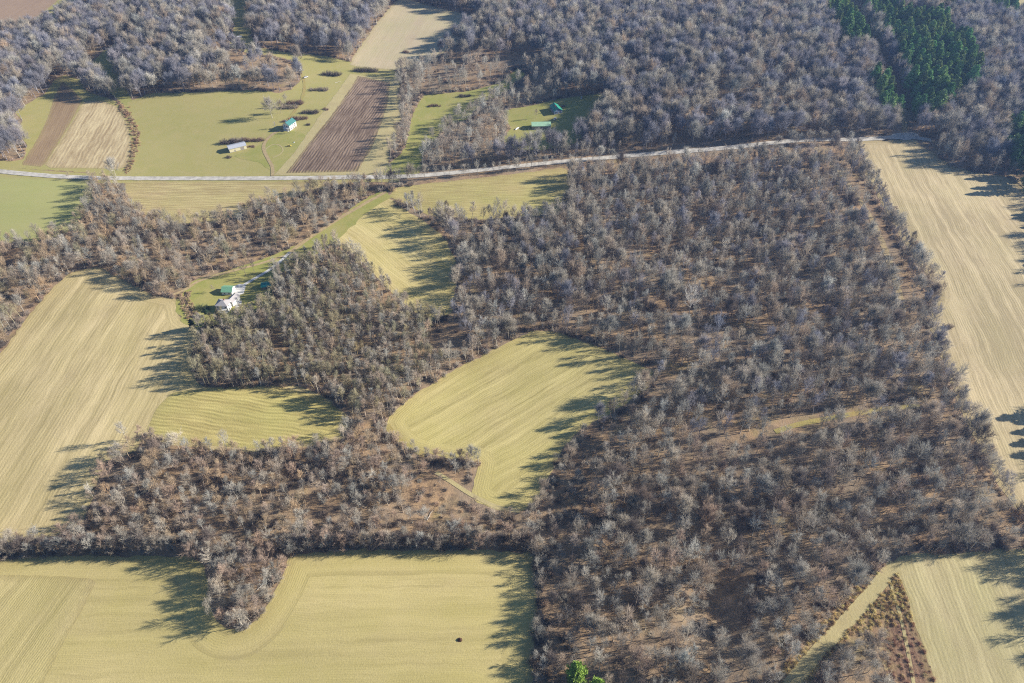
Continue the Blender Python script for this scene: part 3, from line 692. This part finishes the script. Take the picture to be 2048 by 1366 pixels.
for t in cand[:NIND]:
    hh = t[4]*specs[t[3]]['h']
    form = 'slender' if 5 <= t[3] <= 7 else ('round crowned' if 8 <= t[3] <= 11 else ('low bushy' if t[3] >= 12 else 'spreading'))
    size = 'tall' if hh > 17 else ('short' if hh < 11.5 and form != 'low bushy' else '')
    loc = next(s for pl, s in AREA if inside(np.array([t[7]]), np.array([t[8]]), pl)[0])
    q = np.array(next(pl for pl, s in AREA if s == loc), float); q[:, 0] = np.clip(q[:, 0], 0, 2048); q[:, 1] = np.clip(q[:, 1], 0, 1366)
    fx = (t[7]-q[:, 0].min())/np.ptp(q[:, 0]); fy = (t[8]-q[:, 1].min())/np.ptp(q[:, 1])
    loc += ', ' + ('upper', 'middle', 'lower')[min(2, max(0, int(fy*3)))] + ' ' + ('left', 'centre', 'right')[min(2, max(0, int(fx*3)))]
    spec_tree(t, ' '.join(f'{size} {form} {tname(t[6])} leafless tree {loc}'.split()), 'leafless trees of the near woods')
def lone(px, py, hh, form, tone, label, group='lone leafless trees'):
    g0 = G(px, py); spec_tree((g0.x, g0.y, g0.z, form, hh/specs[form]['h'], rng.uniform(0, 6.28), tone), label, group)
lone(545,236,20,8,GREY,'pale round leafless tree standing in the meadow above the barn')
lone(573,213,14,0,GREY,'leafless tree in the brushy row beside the meadow track')
lone(562,226,12,12,WARM,'bushy leafless tree between the round meadow tree and the track')
lone(592,266,9,2,GREY,'leafless tree right beside the white farmhouse')
lone(551,257,7,1,PALE,'small pale tree left of the white farmhouse')
lone(233,356,18,8,PALE,'pale leafless tree beside the road at the end of the ditch')
lone(140,358,7,1,WARM,'small leafless tree alone on the roadside by the green field')
lone(472,552,12.5,3,DARK,'leftmost of the three dark lawn trees above the green roofed garage')
lone(492,551,12.5,1,DARK,'middle of the three dark lawn trees above the green roofed garage')
lone(509,544,12.5,4,DARK,'rightmost of the three dark lawn trees above the green roofed garage')
lone(430,585,6.5,2,WARM,'small thin tree on the lawn left of the green roofed garage')
lone(1015,246,15,3,PALE,'tall pale tree at the left end of the green house lawn')
lone(1072,236,10,0,WARM,'small leafless tree on the lawn left of the green roofed house')
lone(1377,640,26,2,(.66,.62,.56),'very tall pale tree standing above the middle woods')
lone(455,905,17,4,PALE,'pale spreading tree at the lower edge of the striped straw patch')
lone(255,885,16,3,PALE,'pale leafless tree at the tip of the thicket by the straw field')
lone(590,915,14,1,PALE,'pale tree below the right end of the striped straw patch')
lone(1560,160,20,0,PALE,'pale tall tree in the far hillside woods','pale trees in the far woods')
lone(1115,75,24,0,PALE,'tall white limbed tree in the far woods right of the tan hill field','pale trees in the far woods')
lone(957,85,20,3,PALE,'white limbed tree at the right tip of the tan hill field','pale trees in the far woods')
lone(780,345,9,1,GREY,'leafless tree between the ploughed strip and the road')

# bushes
def bush(px, py, wd, tone, label, n=2, hh=1.0):
    g0 = G(px, py); o = empty('bush', g0)
    rr = random.Random(px*py)
    # one mesh: several stems gathered
    V = []; F = []
    wd *= 1.35; hh *= 1.45; k = max(1, int(wd/1.9))
    for q in range(k):
        s = make_shrub(500+px+q, 2.6*hh, 2.4, 60, .04); dx = (q-(k-1)/2)*2.2+rr.uniform(-.7, .7); dy = rr.uniform(-2.2, 2.2)*(1-abs(q-(k-1)/2)/(k/2+.5)**1.2); sc = rr.uniform(.8, 1.15)
        b = len(V); V += [(v[0]*sc+dx, v[1]*sc+dy, v[2]*sc) for v in s.V]; F += [tuple(i+b for i in f) for f in s.F]
    c = bpy.data.objects.new('stems', mesh('stems', V, F, [TWIG])); link(c, o); c['tone'] = [*tone, 1.0]
    tag(o, label, 'bush', 'bushes about the farmyard'); return o
BB = (.30, .20, .16)
for px, py, wd, tn, lb, hh in [(664,151,14,DARK,'dark long bush on the grass right of the two white sheds',1.5),(638,181,14,WARM,'wide brown bush halfway between the sheds and the farmhouse',1.1),
    (621,226,10,DARK,'dark rounded bush upper right of the farmhouse',1.2),(600,238,11,BB,'reddish brown bush just above the farmhouse',1.1),(573,243,6,BB,'small brown bush left above the farmhouse roof',.7),
    (617,250,4,DARK,'small dark bush right of the farmhouse',.7),(461,287,12,DARK,'dark bush behind the left end of the barn',1.3),(476,283,9,WARM,'grey brown bush behind the middle of the barn',1.3),
    (506,282,13,BB,'reddish bush behind the right end of the barn',1.0),(502,294,6,BB,'low brown brush at the right corner of the barn',.5),(458,316,4,DARK,'small dark shrub below the left corner of the barn',.6),
    (652,220,4,BB,'small brown shrub beside the straw margin',.6),(590,208,12,BB,'brown bush along the meadow track',1.3),(578,216,10,WARM,'grey brown bush under the trees by the meadow track',1.3),(732,143,18,DARK,'dark wide bush at the foot of the tan hill field',1.6),
    (812,105,5,BB,'small rusty bush on the edge of the tan hill field',.9),(868,213,9,BB,'brown brush heap in the middle of the glade',.7),(930,193,9,DARK,'dark low bush in the upper part of the glade',.9),
    (408,618,6,(.12,.15,.08),'dark green brown bush beside the white hip roofed house',1.2),(625,590,3,TAN,'small tan bush at the wood edge',.6),(1895,655,4,WARM,'brown bush at the notch of the long tan field',1),(815,412,9,WARM,'grey brush at the corner of the slanting straw field',1.2),(800,410,5,DARK,'dark brush at the top of the slanting straw field',.9)]:
    bush(px, py, wd, tn, lb, hh=hh)

# pines
def pinetree(t, label, group, parts):
    if parts:
        o = empty('pine_tree', (t[0], t[1], t[2]), t[5]); o.scale = (t[4],)*3
        a = bpy.data.objects.new('trunk', PINE[t[3]][0]); link(a, o); a['tone'] = [.2, .14, .1, 1.]
        b = bpy.data.objects.new('crown', PINE[t[3]][1]); link(b, o); b['tone'] = [*t[6], 1.]
    else:
        o = bpy.data.objects.new('pine_tree', PINE[t[3]][2]); COL.objects.link(o); o.location = t[:3]; o.rotation_euler = (0, 0, t[5]); o.scale = (t[4]*1.25, t[4]*1.25, t[4]*1.3); o['tone'] = [*t[6], 1.]
    tag(o, label, 'pine', group); return o
PL = ['short left block of plantation', 'long block beside dark lane', 'slanting block below distant shed', 'belt at far top edge', 'small clump left of side road', 'clump right of long tan field', 'beyond the right edge', 'beyond the right edge', 'beyond the right edge']
pf = sorted([t for t in pines if frame(t[7], t[8])], key=lambda t: t[9])
pfi = set(id(t) for t in pf[:290]); prest = [t for t in pines if id(t) not in pfi]
print('pines', len(pines), len(prest))
for t in pf[:290]:
    k = next((i for i, pl in enumerate(PINES) if inside(np.array([t[7]]), np.array([t[8]]), pl)[0]), 1)
    q = np.array(PINES[k]); q[:, 1] = np.maximum(q[:, 1], 0); fy = (t[8]-q[:, 1].min())/max(1, np.ptp(q[:, 1]))
    row = [b[7] for b in pf if abs(b[8]-t[8]) < 9 and inside(np.array([b[7]]), np.array([b[8]]), PINES[k])[0]]
    fx = (t[7]-min(row))/max(1, max(row)-min(row)); side = 'left flank' if fx < .3 else ('right flank' if fx > .7 else 'core')
    hue = 'bright' if t[6][1] > .40 else ('dark' if t[6][1] < .29 else 'mid'); sz = 'tall' if t[4] > 1.03 else ('small' if t[4] < .9 else 'middling'); ends = ('top', 'upper', 'middle', 'lower', 'bottom')[min(4, int(fy*5))]
    pinetree(t, f'{sz} {hue} green pine, {ends} {side}, {PL[k]}', 'pines of the plantation', False)
if prest: gn_scatter('pine_woodland', prest, [q[2] for q in PINE], 'far end of the dark green pine plantation', 'woods')
for px, py, sc, f, lb in ((1150,1366,1.0,1,'yellow green pine nearest the wood edge, left of the pair'),(1190,1396,1.0,0,'bright green pine right of the yellow green one in the near woods'),(1152,1425,.9,2,'bright green pine cut by the bottom edge of the picture')):
    g0 = G(px, py); pinetree((g0.x, g0.y, g0.z, f, sc, px, (.30, .44, .08)), lb, 'bright pines in the near woods', True)
for px, py, sc, lb in ((388,660,.5,'dark evergreen at the bottom end of the ditch'),(440,646,.45,'dark evergreen in front of the white hip roofed house'),(1735,165,.6,'single green pine at the edge of the small clump'),(415,632,.35,'small dark evergreen left of the white hip roofed house')):
    g0 = G(px, py); pinetree((g0.x, g0.y, g0.z, 1, sc, px, (.06, .10, .05)), lb, 'scattered evergreens', True)

# ------------------------------------------------------------------ buildings
def box(x0, x1, y0, y1, z0, z1):
    V = [(x0,y0,z0),(x1,y0,z0),(x1,y1,z0),(x0,y1,z0),(x0,y0,z1),(x1,y0,z1),(x1,y1,z1),(x0,y1,z1)]
    return V, [(0,3,2,1),(4,5,6,7),(0,1,5,4),(1,2,6,5),(2,3,7,6),(3,0,4,7)]
class MB:
    def __init__(s): s.V = []; s.F = []
    def add(s, vf):
        b = len(s.V); s.V += list(vf[0]); s.F += [tuple(i+b for i in f) for f in vf[1]]; return s
    def box(s, *a): return s.add(box(*a))
    def obj(s, name, mat, parent=None, label=None, sm=False):
        o = bpy.data.objects.new(name, mesh(name, s.V, s.F, [mat], sm=sm)); link(o, parent)
        if label: o['label'] = label
        return o
def gable_walls(L, W, h, r, e=0):
    x, y = L/2, W/2
    V = [(-x,-y,e),(x,-y,e),(x,y,e),(-x,y,e),(-x,-y,h),(x,-y,h),(x,y,h),(-x,y,h),(-x,0,h+r),(x,0,h+r)]
    return V, [(0,1,5,4),(2,3,7,6),(1,2,6,9,5),(3,0,4,8,7),(0,3,2,1),(4,5,9,8),(6,7,8,9)]
def gable_roof(L, W, h, r, ov=.4, th=.18, x0=0, y0=0):
    x, y = L/2+ov, W/2; sl = r/y; ye = y+ov; ze = h-ov*sl+.03; zr = h+r+.03
    V = []; F = []
    for s in (-1, 1):
        b = len(V)
        for (xx_, yy_, z_) in ((-x, s*ye, ze), (x, s*ye, ze), (x, 0, zr), (-x, 0, zr)):
            V.append((xx_+x0, yy_+y0, z_)); 
        for (xx_, yy_, z_) in ((-x, s*ye, ze), (x, s*ye, ze), (x, 0, zr), (-x, 0, zr)): V.append((xx_+x0, yy_+y0, z_+th))
        F += [tuple(b+i for i in f) for f in ((0,1,2,3),(4,7,6,5),(0,4,5,1),(1,5,6,2),(3,2,6,7),(0,3,7,4))]
    return V, F
WHITE = plain('white_clapboard', (.80, .79, .76), .6, .04, 2); CREAM = plain('cream_metal', (.72, .66, .45), .5, .05, 2)
GREYR = plain('grey_metal_roof', (.45, .47, .52), .45, .08, 1.2, .5); TEAL = plain('teal_metal_roof', (.06, .20, .19), .4, .15, 1.5, .5)
GREENR = plain('green_metal_roof', (.20, .42, .26), .45, .1, 1.0, .4); LGREEN = plain('pale_green_roof', (.38, .60, .40), .5, .1, .6, .4); DGREEN = plain('dark_green_roof', (.04, .30, .21), .4, .2, 1, .5)
SHING = plain('grey_shingle', (.40, .38, .38), .85, .12, 3); BLUEW = plain('blue_siding', (.16, .24, .40), .6, .08, 2); GLASS = plain('window_glass', (.03, .04, .06), .15, .1, 1, .6)
BRICK = plain('brick', (.30, .12, .08), .9, .2, 4); GREYW = plain('weathered_board', (.34, .31, .28), .9, .15, 3); DARKM = plain('dark_metal', (.04, .04, .045), .4, .1, 3, .5)
YELL = plain('yellow_paint', (.75, .58, .10), .5, .05, 2); TYRE = plain('tyre_rubber', (.03, .03, .03), .8, .1, 4); WHITEM = plain('white_metal', (.8, .8, .8), .35, .03, 1, .5)
def window(parent, x, y, z, nrm, wd=.9, ht=1.4):
    """nrm: '-y', '+y', '+x', '-x' face it sits on"""
    def bx(w2, h2, d0, d1):
        if nrm == '-y': return box(x-w2, x+w2, y-d1, y-d0, z-h2, z+h2)
        if nrm == '+y': return box(x-w2, x+w2, y+d0, y+d1, z-h2, z+h2)
        if nrm == '+x': return box(x+d0, x+d1, y-w2, y+w2, z-h2, z+h2)
        return box(x-d1, x-d0, y-w2, y+w2, z-h2, z+h2)
    f = MB().add(bx(wd/2+.1, ht/2+.1, -.02, .06)).obj('window', WHITEM, parent)
    MB().add(bx(wd/2, ht/2, .062, .09)).obj('pane', GLASS, f)
def door(parent, x, y, z, nrm, wd=1., ht=2.1, mat=None):
    d0, d1 = -.02, .07
    if nrm == '-y': b = box(x-wd/2, x+wd/2, y-d1, y-d0, z, z+ht)
    elif nrm == '+y': b = box(x-wd/2, x+wd/2, y+d0, y+d1, z, z+ht)
    elif nrm == '+x': b = box(x+d0, x+d1, y-wd/2, y+wd/2, z, z+ht)
    else: b = box(x-d1, x-d0, y-wd/2, y+wd/2, z, z+ht)
    MB().add(b).obj('door', mat or GREYW, parent)
def gable(name, px, py, rz, L, W, h, r, wm, rm, label, cat='house', wins=(), doors=(), chim=None, found=.4):
    g0 = G(px, py); o = empty(name, g0, rz)
    MB().add(gable_walls(L, W, h, r)).obj('wall', wm, o)
    MB().box(-L/2-.05, L/2+.05, -W/2-.05, W/2+.05, -1.2, found).obj('foundation', plain('foundation', (.35, .34, .32)), o)
    rf = MB().add(gable_roof(L, W, h, r)).obj('roof', rm, o)
    if chim: MB().box(chim[0]-.4, chim[0]+.4, chim[1]-.4, chim[1]+.4, h+r*.3, h+r+1.0).obj('chimney', BRICK, rf)
    for wv in wins: window(o, *wv)
    for dv in doors: door(o, *dv)
    tag(o, label, cat); return o, rf
# white farmhouse: ridge runs away from the camera
L, W_, h, r_ = 11., 7.4, 5.6, 2.6
o, rf = gable('farmhouse', 581, 256, R(68), L, W_, h, r_, WHITE, TEAL, 'two storey white farmhouse with teal roof above the curved drive', 'house',
    [(-L/2, -2, 4.3, '-x'), (-L/2, 0, 4.3, '-x'), (-L/2, 2, 4.3, '-x'), (-L/2, -2, 1.7, '-x'), (-L/2, 2, 1.7, '-x'), (-3, -W_/2, 4.2, '-y'), (0, -W_/2, 4.2, '-y'), (3, -W_/2, 4.2, '-y'), (-3, -W_/2, 1.7, '-y'), (3, -W_/2, 1.7, '-y'), (-3, W_/2, 4.2, '+y'), (2, W_/2, 4.2, '+y')],
    [(-L/2, 0, 0.4, '-x'), (0, -W_/2, .4, '-y')], chim=(2, .9))
dm = MB().add(gable_walls(2.0, 1.8, h+1.9, .7, h)).obj('dormer', WHITE, rf); dm.location = (-1.5, 2.2, 0); dm.rotation_euler = (0, 0, R(90))
MB().box(-L/2-2.0, -L/2-.06, -3, 3, .05, .35).add(box(-L/2-2.1, -L/2-.02, -3.1, 3.1, 2.6, 2.75)).box(-L/2-2, -L/2-1.85, -3, -2.85, .35, 2.6).box(-L/2-2, -L/2-1.85, 2.85, 3, .35, 2.6).obj('porch', WHITE, o)
# barn
gable('barn', 475, 298, R(30), 16, 8.5, 3.7, 1.1, CREAM, GREYR, 'long cream barn with low grey metal roof in the meadow', 'barn', [], [(4, -4.25, 0, '-y', 3.2, 3.0, GREYW), (-3, -4.25, 0, '-y', 1, 2.1, GREYW)])
# hip roofed house and its wing
def hip_roof(L, W, h, r, ov=.4):
    x, y = L/2+ov, W/2+ov; k = max(.3, (L-W)/2)
    V = [(-x,-y,h),(x,-y,h),(x,y,h),(-x,y,h),(-k,0,h+r),(k,0,h+r),(-x,-y,h-.2),(x,-y,h-.2),(x,y,h-.2),(-x,y,h-.2)]
    return V, [(0,1,5,4),(2,3,4,5),(1,2,5),(3,0,4),(0,6,7,1),(1,7,8,2),(2,8,9,3),(3,9,6,0),(6,9,8,7)]
g0 = G(450, 617); o = empty('hip_roofed_house', g0, R(-4))
MB().box(-4.2, 4.2, -3.6, 3.6, 0, 5.4).obj('wall', WHITE, o)
MB().box(-4.25, 4.25, -3.65, 3.65, -1, .4).obj('foundation', SHING, o)
rf = MB().add(hip_roof(8.4, 7.2, 5.4, 2.0)).obj('roof', SHING, o); MB().box(.6, 1.3, .4, 1.1, 6.2, 8.2).obj('chimney', BRICK, rf)
wg = MB().add(gable_walls(8.5, 5.0, 3.6, 1.5)).obj('wing', WHITE, o); wg.location = (4.0, 7.4, 0); wg.rotation_euler = (0, 0, R(75))
wr = MB().add(gable_roof(8.5, 5.0, 3.6, 1.5)).obj('wing_roof', SHING, o); wr.location = (4.0, 7.4, 0); wr.rotation_euler = (0, 0, R(75))
for wx in (-2.8, 0, 2.8):
    window(o, wx, -3.6, 4.2, '-y'); 
for wx in (-2.8, 2.8): window(o, wx, -3.6, 1.7, '-y')
for wy in (-1.6, 1.6): window(o, 4.2, wy, 4.2, '+x'); window(o, 4.2, wy, 1.7, '+x')
door(o, 0, -3.6, .4, '-y')
MB().box(-3.4, 3.4, -5.4, -3.66, .1, .4).box(-3.5, 3.5, -5.6, -3.62, 2.7, 2.85).box(-3.4, -3.25, -5.4, -5.25, .4, 2.7).box(3.25, 3.4, -5.4, -5.25, .4, 2.7).obj('porch', WHITE, o)
tag(o, 'white two storey house with grey hip roof at the end of the gravel drive', 'house')
gable('garage', 458, 584, R(-2), 7.4, 7.2, 2.9, 1.9, WHITE, GREENR, 'white garage with green gable roof behind the hip roofed house', 'garage', [(-1.6, -3.6, 1.6, '-y', .9, .9), (1.6, -3.6, 1.6, '-y', .9, .9)], [(3.7, 0, 0, '+x', 4.2, 2.3, WHITEM)])
gable('teal_shed', 536, 574, R(12), 8, 5.5, 2.6, 1.3, GREYW, plain('teal_sheet', (.03, .30, .27), .5, .1, 1.5, .4), 'teal roofed shed in the shade at the wood edge', 'shed', [], [(0, -2.75, 0, '-y', 2.4, 2.2)])
gable('green_house', 1112, 222, R(-72), 13.5, 8.6, 3.4, 2.4, BLUEW, DGREEN, 'house with dark green roof and blue front at the head of the lawn', 'house', [(6.75, -2.4, 1.7, '+x', 1.2, 1.3), (6.75, 2.4, 1.7, '+x', 1.2, 1.3), (-3, -4.3, 1.7, '-y', 1.2, 1.1), (2, -4.3, 1.7, '-y', 1.2, 1.1)], [(6.75, 0, 0, '+x')], chim=(1, -1.2))
gable('long_shed', 1082, 254, R(2), 18.5, 9, 3.2, 2.0, GREYW, LGREEN, 'long shed with pale green roof on the lawn below the blue house', 'shed', [(-5, -4.5, 1.7, '-y'), (0, -4.5, 1.7, '-y')], [(5, -4.5, 0, '-y', 3, 2.6)])
gable('distant_shed', 1815, 21, R(0), 11, 7, 2.8, 1.4, BLUEW, plain('pale_teal_roof', (.25, .45, .48), .5, .1, 1, .4), 'blue shed with pale teal roof among the far pines', 'shed')
gable('white_shed', 599, 141, R(75), 4.2, 4.0, 2.8, .7, WHITE, WHITEM, 'small white shed at the wood edge on the meadow track', 'shed', [], [(-2.1, 0, 0, '-x')])
gable('pale_shed', 480, 76, R(15), 4.5, 2.8, 2.0, .5, CREAM, WHITEM, 'small pale shed alone in the lane through the far woods', 'shed')
# vehicles
def car(px, py, rz, paint, label, cat='car', name='parked_car', scale=1.0):
    g0 = G(px, py, .38); o = empty(name, g0, rz); o.scale = (scale,)*3
    prof = [(-2.2,.35),(-2.25,.75),(-2.1,.95),(-1.35,1.0),(1.0,1.02),(2.1,.85),(2.25,.6),(2.2,.35)]
    V = [(x, -.85, z) for x, z in prof]+[(x, .85, z) for x, z in prof]; k = len(prof)
    F = [tuple(range(k))[::-1], tuple(range(k, 2*k))]+[(i, (i+1) % k, k+(i+1) % k, k+i) for i in range(k)]
    MB().add((V, F)).obj('body', paint, o)
    pc = [(-1.5,.99),(-1.05,1.5),(.25,1.52),(.95,1.01)]
    V = [(x, -.78 if z < 1.2 else -.62, z) for x, z in pc]+[(x, .78 if z < 1.2 else .62, z) for x, z in pc]
    MB().add((V, [(3,2,1,0),(4,5,6,7),(0,1,5,4),(2,3,7,6)])).obj('window_glass', GLASS, o)
    MB().box(-1.08, .28, -.63, .63, 1.5, 1.55).obj('roof', paint, o)
    for sx in (-1.35, 1.35):
        for sy in (-.86, .86):
            n_ = 12; V = [(sx+.33*math.cos(2*math.pi*i/n_), sy+dy, .33+.33*math.sin(2*math.pi*i/n_)) for dy in (-.1, .1) for i in range(n_)]
            F = [tuple(range(n_)), tuple(range(n_, 2*n_))[::-1]]+[(i, n_+i, n_+(i+1) % n_, (i+1) % n_) for i in range(n_)]
            MB().add((V, F)).obj('wheel', TYRE, o)
    tag(o, label, cat); return o
car(1774, 281, R(8), DARKM, 'dark car pulled off beside the road above the long tan field')
car(1110, 239, R(60), WHITEM, 'white car parked between the blue house and the long shed')
car(1127, 214, R(20), DARKM, 'dark car in the shade right of the green roofed house')
car(1163, 197, R(80), WHITEM, 'white car among the trees above the green roofed house')
car(612, 156, R(40), WHITEM, 'white van on the grass below the small white shed', 'van', 'parked_van', 1.15)
car(579, 293, R(10), YELL, 'yellow vehicle standing on the lawn beside the straw margin', 'vehicle', 'yellow_vehicle', .85)
# small things
def log(px, py, L, rr, rz, mat, label, name='fallen_log'):
    g0 = G(px, py, .1+rr); s = Segs(); r = np.random.default_rng(px)
    pts = [np.array([-L/2+L*i/5, r.normal(0, .25), r.normal(0, .05)+.05]) for i in range(6)]
    s.tube(pts, [rr, rr*.95, rr*.9, rr*.75, rr*.55, rr*.2], 7)
    o = bpy.data.objects.new(name, mesh(name, s.V, s.F, [mat], sm=True)); COL.objects.link(o); o.location = g0; o.rotation_euler = (0, 0, rz)
    tag(o, label, 'log'); return o
PALEW = plain('bleached_wood', (.58, .54, .48), .9, .1, 2)
log(528, 1165, 9, .22, R(62), PALEW, 'bleached fallen log at the upper edge of the brush spit'); log(517, 1190, 7, .2, R(50), PALEW, 'bleached fallen log lower down the edge of the brush spit')
log(1735, 1075, 9, .2, R(40), PALEW, 'straight fallen trunk on the leaf litter above the grass path'); log(1500, 1130, 7, .18, R(-20), PALEW, 'short fallen trunk deep in the near woods')
for k_, (px_, py_) in enumerate([(1300,1080),(1420,1010),(1235,1250),(1620,1010),(1700,960),(1560,1180),(1385,1335),(720,1010),(560,980),(860,1030),(330,1030),(1850,1010)]):
    log(px_, py_, 6+k_ % 4*1.5, .17, R(k_*47), PALEW, 'bleached fallen trunk on the leaf litter ' + ('right of the centre field', 'in the middle of the near woods', 'above the bright pines', 'left of the corner field woods', 'below the woodland track', 'above the grass path', 'near the dark gully', 'in the thicket left of the field tip', 'in the middle of the thicket', 'beside the tip of the centre field', 'at the left of the thicket', 'above the corner field')[k_])
log(676, 165, 7, .25, R(25), PALEW, 'pale fallen log on the grass beside the straw margin')
g0 = G(1034, 258, .15); V = []; F = []
for i in range(9):
    t = -1+i/4; wv = .75*(1-t*t)**.6+.04
    for a in range(7):
        an = math.pi*a/6; V.append((t*3.6, wv*math.cos(an), .25+(.65*(1-abs(t)**3)+.1)*math.sin(an)))
for i in range(8):
    for a in range(6): F.append((i*7+a, i*7+a+1, (i+1)*7+a+1, (i+1)*7+a))
F += [tuple(range(7))[::-1], tuple(range(56, 63))]
o = bpy.data.objects.new('white_boat', mesh('white_boat', V, F, [WHITEM], sm=True)); COL.objects.link(o); o.location = g0; o.rotation_euler = (0, 0, R(55)); tag(o, 'long white upturned hull at the wood edge below the house lawn', 'boat')
def heap(px, py, rx, ry, rz_, mat, name, label, cat, seed=1):
    g0 = G(px, py, -.05); r = np.random.default_rng(seed); V = []; F = []; nu, nv = 14, 6
    for j in range(nv):
        ph = math.pi/2*j/(nv-1)
        for i in range(nu):
            a = 2*math.pi*i/nu; k = 1+r.normal(0, .14); V.append((rx*math.cos(a)*math.cos(ph)*k, ry*math.sin(a)*math.cos(ph)*k, rz_*math.sin(ph)*k+.1))
    for j in range(nv-1):
        for i in range(nu): F.append((j*nu+i, j*nu+(i+1) % nu, (j+1)*nu+(i+1) % nu, (j+1)*nu+i))
    o = bpy.data.objects.new(name, mesh(name, V, F, [mat])); COL.objects.link(o); o.location = g0; tag(o, label, cat)
heap(920, 1280, 1.1, 1.0, .8, plain('dark_earth', (.10, .05, .03), 1), 'earth_mound', 'small dark earth mound alone in the near straw field', 'mound', 3)
heap(588, 285, .9, .7, .6, WHITEM, 'white_sack', 'small white heap on the lawn edge beside the straw margin', 'heap', 4)
heap(408, 537, 1.6, .7, .7, PALEW, 'pale_rock', 'pale boulder at the brush edge above the lawn', 'rock', 5)
V = []; F = []
for i in range(24):
    a = 2*math.pi*i/24
    for rr_, z in ((2.2, 0), (2.2, .35), (1.7, .35), (1.7, 0)): V.append((rr_*math.cos(a), rr_*math.sin(a), z))
for i in range(24):
    for q in range(4): F.append((i*4+q, ((i+1) % 24)*4+q, ((i+1) % 24)*4+(q+1) % 4, i*4+(q+1) % 4))
o = bpy.data.objects.new('fire_ring', mesh('fire_ring', V, F, [plain('tan_stone', (.5, .38, .22), .9)])); COL.objects.link(o); o.location = G(501, 608, .1); tag(o, 'round tan stone ring on the shaded lawn right of the hip roofed house', 'fire pit')

# ------------------------------------------------------------------ haze
hz = MB().box(-8500, 8500, -7000, 9000, -30, 345).obj('haze', None if False else bpy.data.materials.new('haze'))
hm = hz.data.materials[0]; hm.use_nodes = True; hm.node_tree.nodes.clear()
ho = hm.node_tree.nodes.new('ShaderNodeOutputMaterial'); pv = hm.node_tree.nodes.new('ShaderNodeVolumePrincipled')
pv.inputs['Color'].default_value = (.30, .50, 1.0, 1); pv.inputs['Density'].default_value = .00010; pv.inputs['Anisotropy'].default_value = 0.2
hm.node_tree.links.new(pv.outputs[0], ho.inputs['Volume']); tag(hz, 'thin blue air over the valley', kind='stuff')
